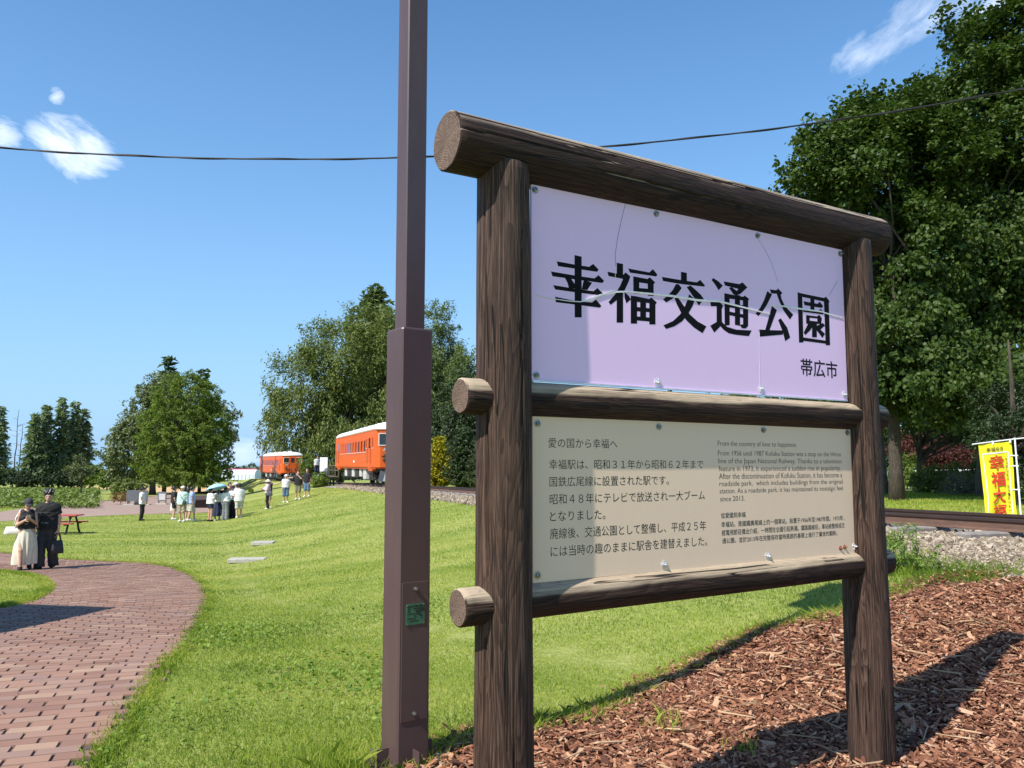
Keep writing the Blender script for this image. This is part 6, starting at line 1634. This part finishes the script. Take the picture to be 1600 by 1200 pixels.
mb = MB(); mb.add([(1.14, -.66, 1.05), (1.14, .66, 1.05), (.50, .62, 1.55), (.50, -.62, 1.55)], [(0, 1, 2, 3)]); w_ = mb.build('windscreen', M_GLASS, car); w_.location = (.035, 0, .02)
mb = MB(); mb.box((0, 0, 0), (.02, 1.2, .4)); mb.build('rear_window', M_GLASS, car, (-1.93, 0, 1.32)).rotation_euler = (0, R(18), 0)
for x in (-1.3, 1.3):
    for y in (-.8, .8):
        mb = MB(); mb.cyl((x, y - .1, .31), (x, y + .1, .31), .31, 18); wh = mb.build('wheel', M_TYRE, car)
        MB().cyl((x, y - .105, .31), (x, y + .105, .31), .18, 12).build('rim', M_ALU, wh)
for y in (-.6, .6): MB().box((2.12, y, .78), (.08, .34, .16), bev=.03).build('headlight', M_WHITE, car)
MB().box((2.13, 0, .52), (.06, 1.5, .14), bev=.03).build('bumper', M_UNDER, car)
M_GUARD = pm('guard_rail_white', (.7, .72, .74), (.6, .62, .64), 5, .4)
g0, g1 = at(1375, 737, 50), at(1620, 732.5, 42)
gb = np.array([g0[0], g0[1], float(H(g0[0], g0[1]))]); fr = empty('guard_rail', gb, 0, 'thin white pipe guard rail behind the bushes under the trees', 'guard rail')
MB().tube([g0 - gb, g1 - gb], .045, 8).build('pipe', M_GUARD, fr)
for k in range(6):
    p = g0 + (g1 - g0) * (k + .3) / 6; zb_ = float(H(p[0], p[1])) - .1; p = p - gb; MB().cyl((p[0], p[1], zb_ - gb[2]), (p[0], p[1], p[2]), .05, 8).build('post', M_GUARD, fr)

# ------------------------------------------------------------------ souvenir kiosk, left of the frame: its eave shades the path
M_KW = pm('kiosk_wall', (.32, .24, .17), (.26, .19, .13), 3, .8, .2, stretch=(1, 1, 9)); M_KR = pm('kiosk_roof', (.06, .06, .065), (.09, .09, .095), 3, .7, .2)
zk = 2.75; tip = ground(171, py=952); hgt = zk; kx = tip[0] - LDIR[0] * (zk - tip[2]) / math.tan(SUN_EL); ky = tip[1] - LDIR[1] * (zk - tip[2]) / math.tan(SUN_EL)
kio = empty('kiosk', (kx - 3.2, ky - 3.4, -.3), 0, 'low dark roofed kiosk standing beside the brick path left of the lawn', 'kiosk')
z0 = -.3
MB().box((0, 0, (zk - z0) / 2 - .3), (5.2, 5.6, zk - z0 - .1), bev=.02).build('wall', M_KW, kio)
mb = MB(); mb.prism([(-3.2, 0), (3.2, 0), (3.2, .14), (0, 1.1), (-3.2, .14)], -3.4, 3.4, [(1, 0, 0), (0, 0, 1), (0, -1, 0)], (0, 0, zk - z0 - .02)); mb.build('roof', M_KR, kio)
MB().box((2.62, -1.0, 1.0), (.06, .95, 2.0), bev=.01).build('door', M_WOODD, kio); wf = MB().box((2.62, 1.2, 1.5), (.06, 1.6, 1.1), bev=.01).build('window', M_WOODD, kio); MB().box((2.66, 1.2, 1.5), (.02, 1.4, .9)).build('pane', M_GLASS, wf)
# ------------------------------------------------------------------ grass, mulch chips, ballast stones, weeds
def scatter_px(rng, n, x0, x1, y0, y1):
    """random view columns and depths, for a density that falls off with distance"""
    return rng.uniform(x0, x1, n), rng.uniform(y0, y1, n)
def blade_mat():
    m, t, p, o = new_mat('grass_blade')
    g = N(t, 'ShaderNodeNewGeometry'); tcn = N(t, 'ShaderNodeTexCoord'); v = tcn.outputs['Object']
    big = noise(t, v, .22, 3, .55); mid = noise(t, v, 1.1, 4, .6)
    band = noise(t, mapping(t, v, (.05, .75, 1), (0, 0, R(-14))), 1.0, 3, .5, .35); band2 = noise(t, mapping(t, v, (.95, .07, 1), (0, 0, R(18))), .8, 2, .5, .2)
    f = math_n(t, 'ADD', math_n(t, 'ADD', math_n(t, 'MULTIPLY', big, .42), math_n(t, 'MULTIPLY', mid, .42)), math_n(t, 'ADD', math_n(t, 'MULTIPLY', band, .75), math_n(t, 'MULTIPLY', band2, .5)))
    f = math_n(t, 'ADD', math_n(t, 'SUBTRACT', f, .52), math_n(t, 'MULTIPLY', math_n(t, 'SUBTRACT', g.outputs['Random Per Island'], .5), .42))
    col = ramp(t, f, [(.22, (.105, .18, .02)), (.42, (.275, .38, .048)), (.60, (.42, .485, .078)), (.82, (.57, .54, .16))])
    L(t, col, p.inputs['Base Color']); p.inputs['Roughness'].default_value = .6; p.inputs['Specular IOR Level'].default_value = .25
    tr = N(t, 'ShaderNodeBsdfTranslucent'); L(t, mix(t, 1.0, col, (1.0, 1.05, .6), 'MULTIPLY'), tr.inputs['Color'])
    ms = N(t, 'ShaderNodeMixShader', i_0=.5); L(t, p.outputs[0], ms.inputs[1]); L(t, tr.outputs[0], ms.inputs[2]); L(t, ms.outputs[0], o.inputs[0])
    return m
LM_BLADE = blade_mat()
def free(x, y, pad=0.0):
    k = ~inside(PATH, x, y) & ~inside(MULCH, x, y) & ~inside(GRAVEL, x, y) & ~inside(PLAZA, x, y)
    return k
def blades(rng, x, y, h_, w_, lean=.75):
    n = len(x); a = rng.random(n) * 6.283; z = H(x, y)
    dx, dy = np.cos(a), np.sin(a); ln = rng.normal(0, lean, n) * h_; b = rng.random(n) * 6.283
    V = np.empty((n, 5, 3)); B = np.c_[x, y, z]; T = np.c_[dx, dy, np.zeros(n)] * (w_ / 2)[:, None]
    tip = B + np.c_[np.cos(b) * ln, np.sin(b) * ln, h_]; mid = B + np.c_[np.cos(b) * ln * .3, np.sin(b) * ln * .3, h_ * .55]
    V[:, 0] = B - T; V[:, 1] = B + T; V[:, 2] = mid + T * .75; V[:, 3] = tip; V[:, 4] = mid - T * .75
    return V.reshape(-1, 3), np.arange(n * 5).reshape(n, 5)
rng = np.random.default_rng(101); XS = []; YS = []; HS = []; WS = []
n = 620000; yy = np.exp(rng.uniform(math.log(3.2), math.log(66), n)); xx = yy * rng.uniform(-.66, .50, n)
k = free(xx, yy) & (track_q(xx, yy) > 1.2); xx, yy = xx[k], yy[k]
patch = np.sin(xx * 1.3 + 2 * np.sin(yy * .7)) * np.sin(yy * 1.1 + xx * .5)
XS.append(xx); YS.append(yy); HS.append(np.interp(yy, [4, 20, 66], [.023, .028, .032]) * rng.uniform(.5, 1.35, len(xx)) * (1 + .25 * patch)); WS.append(.0008 * yy ** .92 * rng.uniform(.8, 1.2, len(xx)))
# longer growth along the edges of the path and the mulch, and round the posts
def edge_pts(poly, i0, i1, n, spread):
    P = np.array(poly)[i0:i1]; seg = rng.integers(0, len(P) - 1, n); t = rng.random(n)[:, None]; q = P[seg] * (1 - t) + P[seg + 1] * t
    return q + rng.normal(0, spread, (n, 2))
q = edge_pts(PATH, 1, 15, 26000, .05); k = ~inside(PATH, q[:, 0], q[:, 1]) | (rng.random(len(q)) < .25); q = q[k]; XS.append(q[:, 0]); YS.append(q[:, 1]); HS.append(rng.uniform(.025, .06, len(q))); WS.append(np.full(len(q), .006))
q = edge_pts(PATH, 17, 24, 7000, .05); XS.append(q[:, 0]); YS.append(q[:, 1]); HS.append(rng.uniform(.03, .08, len(q))); WS.append(np.full(len(q), .009))
q = edge_pts(MULCH, 0, 13, 9000, .07); XS.append(q[:, 0]); YS.append(q[:, 1]); HS.append(rng.uniform(.03, .10, len(q))); WS.append(np.full(len(q), .005))
# tall tuft left of the lamp post and a ring of long grass near its foot
for (cx, cy, n, s, h0, h1) in ((LP[0] - .30, LP[1] - .02, 500, .10, .05, .14), (LP[0] - .55, LP[1] + .05, 260, .14, .03, .09), (LP[0] + .05, LP[1] + .25, 300, .10, .04, .11), (LP[0] + .62, LP[1] + .55, 260, .07, .05, .16)):
    XS.append(rng.normal(cx, s, n)); YS.append(rng.normal(cy, s, n)); HS.append(rng.uniform(h0, h1, n)); WS.append(np.full(n, .005))
xx, yy, hh, ww = map(np.concatenate, (XS, YS, HS, WS))
V, Q = blades(rng, xx, yy, hh, ww)
tag(link('grass', raw_mesh('grass', V, [Q], LM_BLADE)), kind='stuff')
# lawn beyond the track
n = 40000; yy = rng.uniform(15, 42, n); xx = rng.uniform(.3, .62, n) * yy; k = track_q(xx, yy) < -1.7; xx, yy = xx[k], yy[k]
V, Q = blades(rng, xx, yy, .08 * rng.uniform(.5, 1.4, len(xx)), np.full(len(xx), .022)); tag(link('grass', raw_mesh('grass', V, [Q], LM_BLADE)), kind='stuff')
# clover and broad leaved weeds near the path's edge
q = np.c_[rng.uniform(-4.2, -.8, 9000), rng.uniform(4.2, 10.5, 9000)]; d_ = np.sin(q[:, 0] * 2.1 + 1) * np.sin(q[:, 1] * 1.7) + rng.normal(0, .4, len(q)); k = free(q[:, 0], q[:, 1]) & (d_ > .35); q = q[k]
V, Q = leaf_cards(rng, np.c_[q, H(q[:, 0], q[:, 1]) + rng.uniform(.02, .05, len(q))], .034 * rng.uniform(.6, 1.4, len(q)), LEAF6, 1.6)
tag(link('clover', raw_mesh('clover', V, [Q], LM_WEED)), kind='stuff')
# weeds standing between mulch and gravel, right of the sign
def weed(px, py, h_, n, label, seed):
    rg = np.random.default_rng(seed); b = ground(px, py=py); r_ = empty('weed', b, 0, label, 'weed', 'weeds between the mulch and the gravel')
    mb = MB(); C = []; A = []
    for _ in range(n):
        a = rg.random() * 6.28; l = rg.uniform(.03, .22); hh = h_ * rg.uniform(.5, 1.05); P = bend(rg, (rg.normal(0, .05), rg.normal(0, .05), 0), (l * math.cos(a), l * math.sin(a), hh), 5, .06)
        mb.tube(P, np.linspace(.006, .002, 5), 4); t = rg.random(26) ** .8
        C.append(np.stack([np.interp(t, np.linspace(0, 1, 5), P[:, k]) for k in range(3)], 1)); A.append(rg.normal(size=(26, 3)) * np.array([1, 1, .3]) + np.array([0, 0, .5]))
    C = np.concatenate(C); A = np.concatenate(A); A /= np.linalg.norm(A, axis=1)[:, None]; sz = .055 * rg.uniform(.6, 1.3, len(C))
    V, Q = leaf_cards(rg, C + A * sz[:, None] * .5, sz, KITE * np.array([.55, 1]), .5, None, A, .1)
    link('leaves', raw_mesh('leaves', V, [Q], LM_WEED), r_); mb.build('stem', pm('weed_stem', (.09, .16, .03), (.07, .12, .03)), r_)
weed(1402, 893, .50, 11, 'tallest bright green weed beside the right sign post', 1)
weed(1424, 888, .46, 8, 'tall feathery weed a step right of the tallest one', 2)
weed(1385, 900, .36, 9, 'leafy weed tucked against the right sign post', 3)
weed(1445, 897, .26, 10, 'low weed where the mulch meets the gravel', 4)
weed(1395, 862, .3, 6, 'weed standing in the gravel near the sleepers', 5)
q = edge_pts(GRAVEL, 0, 5, 5200, .22); V, Q = blades(rng, q[:, 0], q[:, 1], rng.uniform(.03, .10, len(q)), np.full(len(q), .007)); V2, Q2 = V, Q
tag(link('grass', raw_mesh('grass', V2, [Q2], LM_BLADE)), kind='stuff')
# bark chips
def chips(rng, x, y, L_, Wd, T_, tilt, lift):
    n = len(x); a = rng.random(n) * 6.283
    T = np.array([(-.5, -.32, -.5), (.5, -.42, -.5), (.42, .5, -.5), (-.5, .38, -.5), (-.46, -.3, .5), (.44, -.36, .5), (.36, .42, .5), (-.5, .3, .5)])
    T = T[None] + rng.normal(0, .09, (n, 8, 3)); P = T * np.stack([L_, Wd, T_], 1)[:, None]
    P[:, :, 2] += (P[:, :, 0] ** 2) * (rng.normal(0, .12, n) / np.maximum(L_, .03))[:, None]
    tx, ty = rng.normal(0, tilt, n), rng.normal(0, tilt, n)
    z = P[:, :, 2] + P[:, :, 0] * tx[:, None] + P[:, :, 1] * ty[:, None]
    ca, sa = np.cos(a)[:, None], np.sin(a)[:, None]
    X = x[:, None] + P[:, :, 0] * ca - P[:, :, 1] * sa; Y = y[:, None] + P[:, :, 0] * sa + P[:, :, 1] * ca
    V = np.stack([X, Y, z + (H(x, y) + lift)[:, None]], 2).reshape(-1, 3)
    fq = np.array([(0, 3, 2, 1), (4, 5, 6, 7), (0, 1, 5, 4), (1, 2, 6, 5), (2, 3, 7, 6), (3, 0, 4, 7)])
    return V, (np.arange(n)[:, None, None] * 8 + fq[None]).reshape(-1, 4)
M_CHIP = island_mat('bark_chip', [(.06, (.035, .015, .010)), (.24, (.12, .048, .027)), (.48, (.23, .095, .052)), (.66, (.36, .165, .09)), (.82, (.52, .31, .185)), (.90, (.24, .175, .14)), (.98, (.40, .33, .26))], .85, 9, .25, .5)
rng = np.random.default_rng(202); XS = []; YS = []
n = 150000; yy = 3.2 + rng.random(n) ** 1.15 * 4.4; xx = rng.uniform(-.9, 6.0, n); k = inside(MULCH, xx, yy) & (xx < yy * .66 + .3) & (xx > -.2 * yy - .3); xx, yy = xx[k], yy[k]
q = edge_pts(MULCH, 0, 15, 2600, .07); xx = np.concatenate([xx, q[:, 0]]); yy = np.concatenate([yy, q[:, 1]]); n = len(xx)
big = rng.random(n) < .08; L_ = np.where(big, rng.uniform(.06, .12, n), rng.uniform(.018, .055, n)); Wd = np.where(big, rng.uniform(.018, .04, n), rng.uniform(.006, .019, n)); T_ = rng.uniform(.002, .008, n)
V, Q = chips(rng, xx, yy, L_, Wd, T_, .30, .014 + rng.random(n) ** 1.5 * .040); tag(link('bark_mulch', raw_mesh('bark_mulch', V, [Q], M_CHIP)), kind='stuff')
# long splinters lying on top
n = 170; yy = rng.uniform(4.0, 7, n); xx = rng.uniform(-.3, 4, n); k = inside(MULCH, xx, yy); xx, yy = xx[k], yy[k]; n = len(xx)
V, Q = chips(rng, xx, yy, rng.uniform(.12, .24, n), rng.uniform(.005, .011, n), rng.uniform(.004, .008, n), .14, np.full(n, .06)); tag(link('bark_mulch', raw_mesh('bark_mulch', V, [Q], island_mat('splinter', [(.1, (.34, .20, .11)), (.9, (.5, .34, .2))], .8))), kind='stuff')
# sparse weeds coming through the mulch
q = np.concatenate([rng.normal((c_[0], c_[1]), .05, (26, 2)) for c_ in (ground(1040, py=1135)[:2], ground(1160, py=1185)[:2], ground(925, py=1135)[:2], ground(1035, py=1150)[:2])])
V, Q = blades(rng, q[:, 0], q[:, 1], rng.uniform(.05, .12, len(q)), np.full(len(q), .006)); V[:, 2] += .03; tag(link('grass', raw_mesh('grass', V, [Q], LM_BLADE)), kind='stuff')
# ballast
M_STONE = island_mat('ballast_stone', [(.05, (.10, .07, .05)), (.3, (.21, .165, .115)), (.55, (.32, .26, .19)), (.8, (.44, .365, .275)), (.97, (.38, .25, .15))], .9, 20, .2, .3)
def stones(rng, x, y, s, lift):
    n = len(x); C = np.array([(-1, -1, -1), (1, -1, -1), (1, 1, -1), (-1, 1, -1), (-1, -1, 1), (1, -1, 1), (1, 1, 1), (-1, 1, 1)]) * .5
    P = (C[None] + rng.normal(0, .16, (n, 8, 3))) * (s[:, None] * rng.uniform(.6, 1.2, (n, 3)))[:, None]
    A = rng.normal(size=(n, 3, 3)); Qm = np.linalg.qr(A)[0]; P = np.einsum('nij,nkj->nki', Qm, P)
    V = (P + np.stack([x, y, H(x, y) + lift], 1)[:, None]).reshape(-1, 3)
    fq = np.array([(0, 3, 2, 1), (4, 5, 6, 7), (0, 1, 5, 4), (1, 2, 6, 5), (2, 3, 7, 6), (3, 0, 4, 7)])
    return V, (np.arange(n)[:, None, None] * 8 + fq[None]).reshape(-1, 4)
n = 230000; yy = 6 + rng.random(n) ** 1.6 * 55; xx = rng.uniform(-18, 9.5, n); k = inside(GRAVEL, xx, yy) & (np.abs(xx) < yy * .66 + 1); xx, yy = xx[k], yy[k]; n = len(xx)
near = track_q(xx, yy) > 1.9
# the sleeper ends stay clear of stones
sx_, sy_ = .947, .3205; keep = np.ones(n, bool)
for (ax_, ay_) in SLP:
    dx, dy = xx - ax_, yy - ay_; keep &= ~((np.abs(dx * -.3205 + dy * .947) < .15) & (np.abs(dx * sx_ + dy * sy_) < 1.25))
xx, yy, near = xx[keep], yy[keep], near[keep]; n = len(xx)
s = np.where(near & (yy < 14), rng.uniform(.014, .034, n), rng.uniform(.028, .052, n)) * np.interp(yy, [8, 20, 60], [1, 1.2, 1.9])
V, Q = stones(rng, xx, yy, s, .012 + rng.random(n) * .02); tag(link('gravel', raw_mesh('gravel', V, [Q], M_STONE)), kind='stuff')
n = 30000; yy = 6.3 + rng.random(n) * 5.5; xx = rng.uniform(3, 8.5, n); k = inside(GRAVEL, xx, yy) & (xx < yy * .64 + .5) & (track_q(xx, yy) > .8); xx, yy = xx[k], yy[k]; n = len(xx)
V, Q = stones(rng, xx, yy, rng.uniform(.014, .034, n), .012 + rng.random(n) * .02); tag(link('gravel', raw_mesh('gravel', V, [Q], M_STONE)), kind='stuff')
# fallen leaves and twigs on the brick path
n = 60; yy = rng.uniform(4.5, 12, n); xx = rng.uniform(-5.5, -2, n); k = inside(PATH, xx, yy); xx, yy = xx[k], yy[k]; n = len(xx)
V, Q = chips(rng, xx, yy, rng.uniform(.015, .05, n), rng.uniform(.006, .014, n), np.full(n, .004), .2, np.full(n, .024)); tag(link('leaf_litter', raw_mesh('leaf_litter', V, [Q], M_CHIP)), kind='stuff')
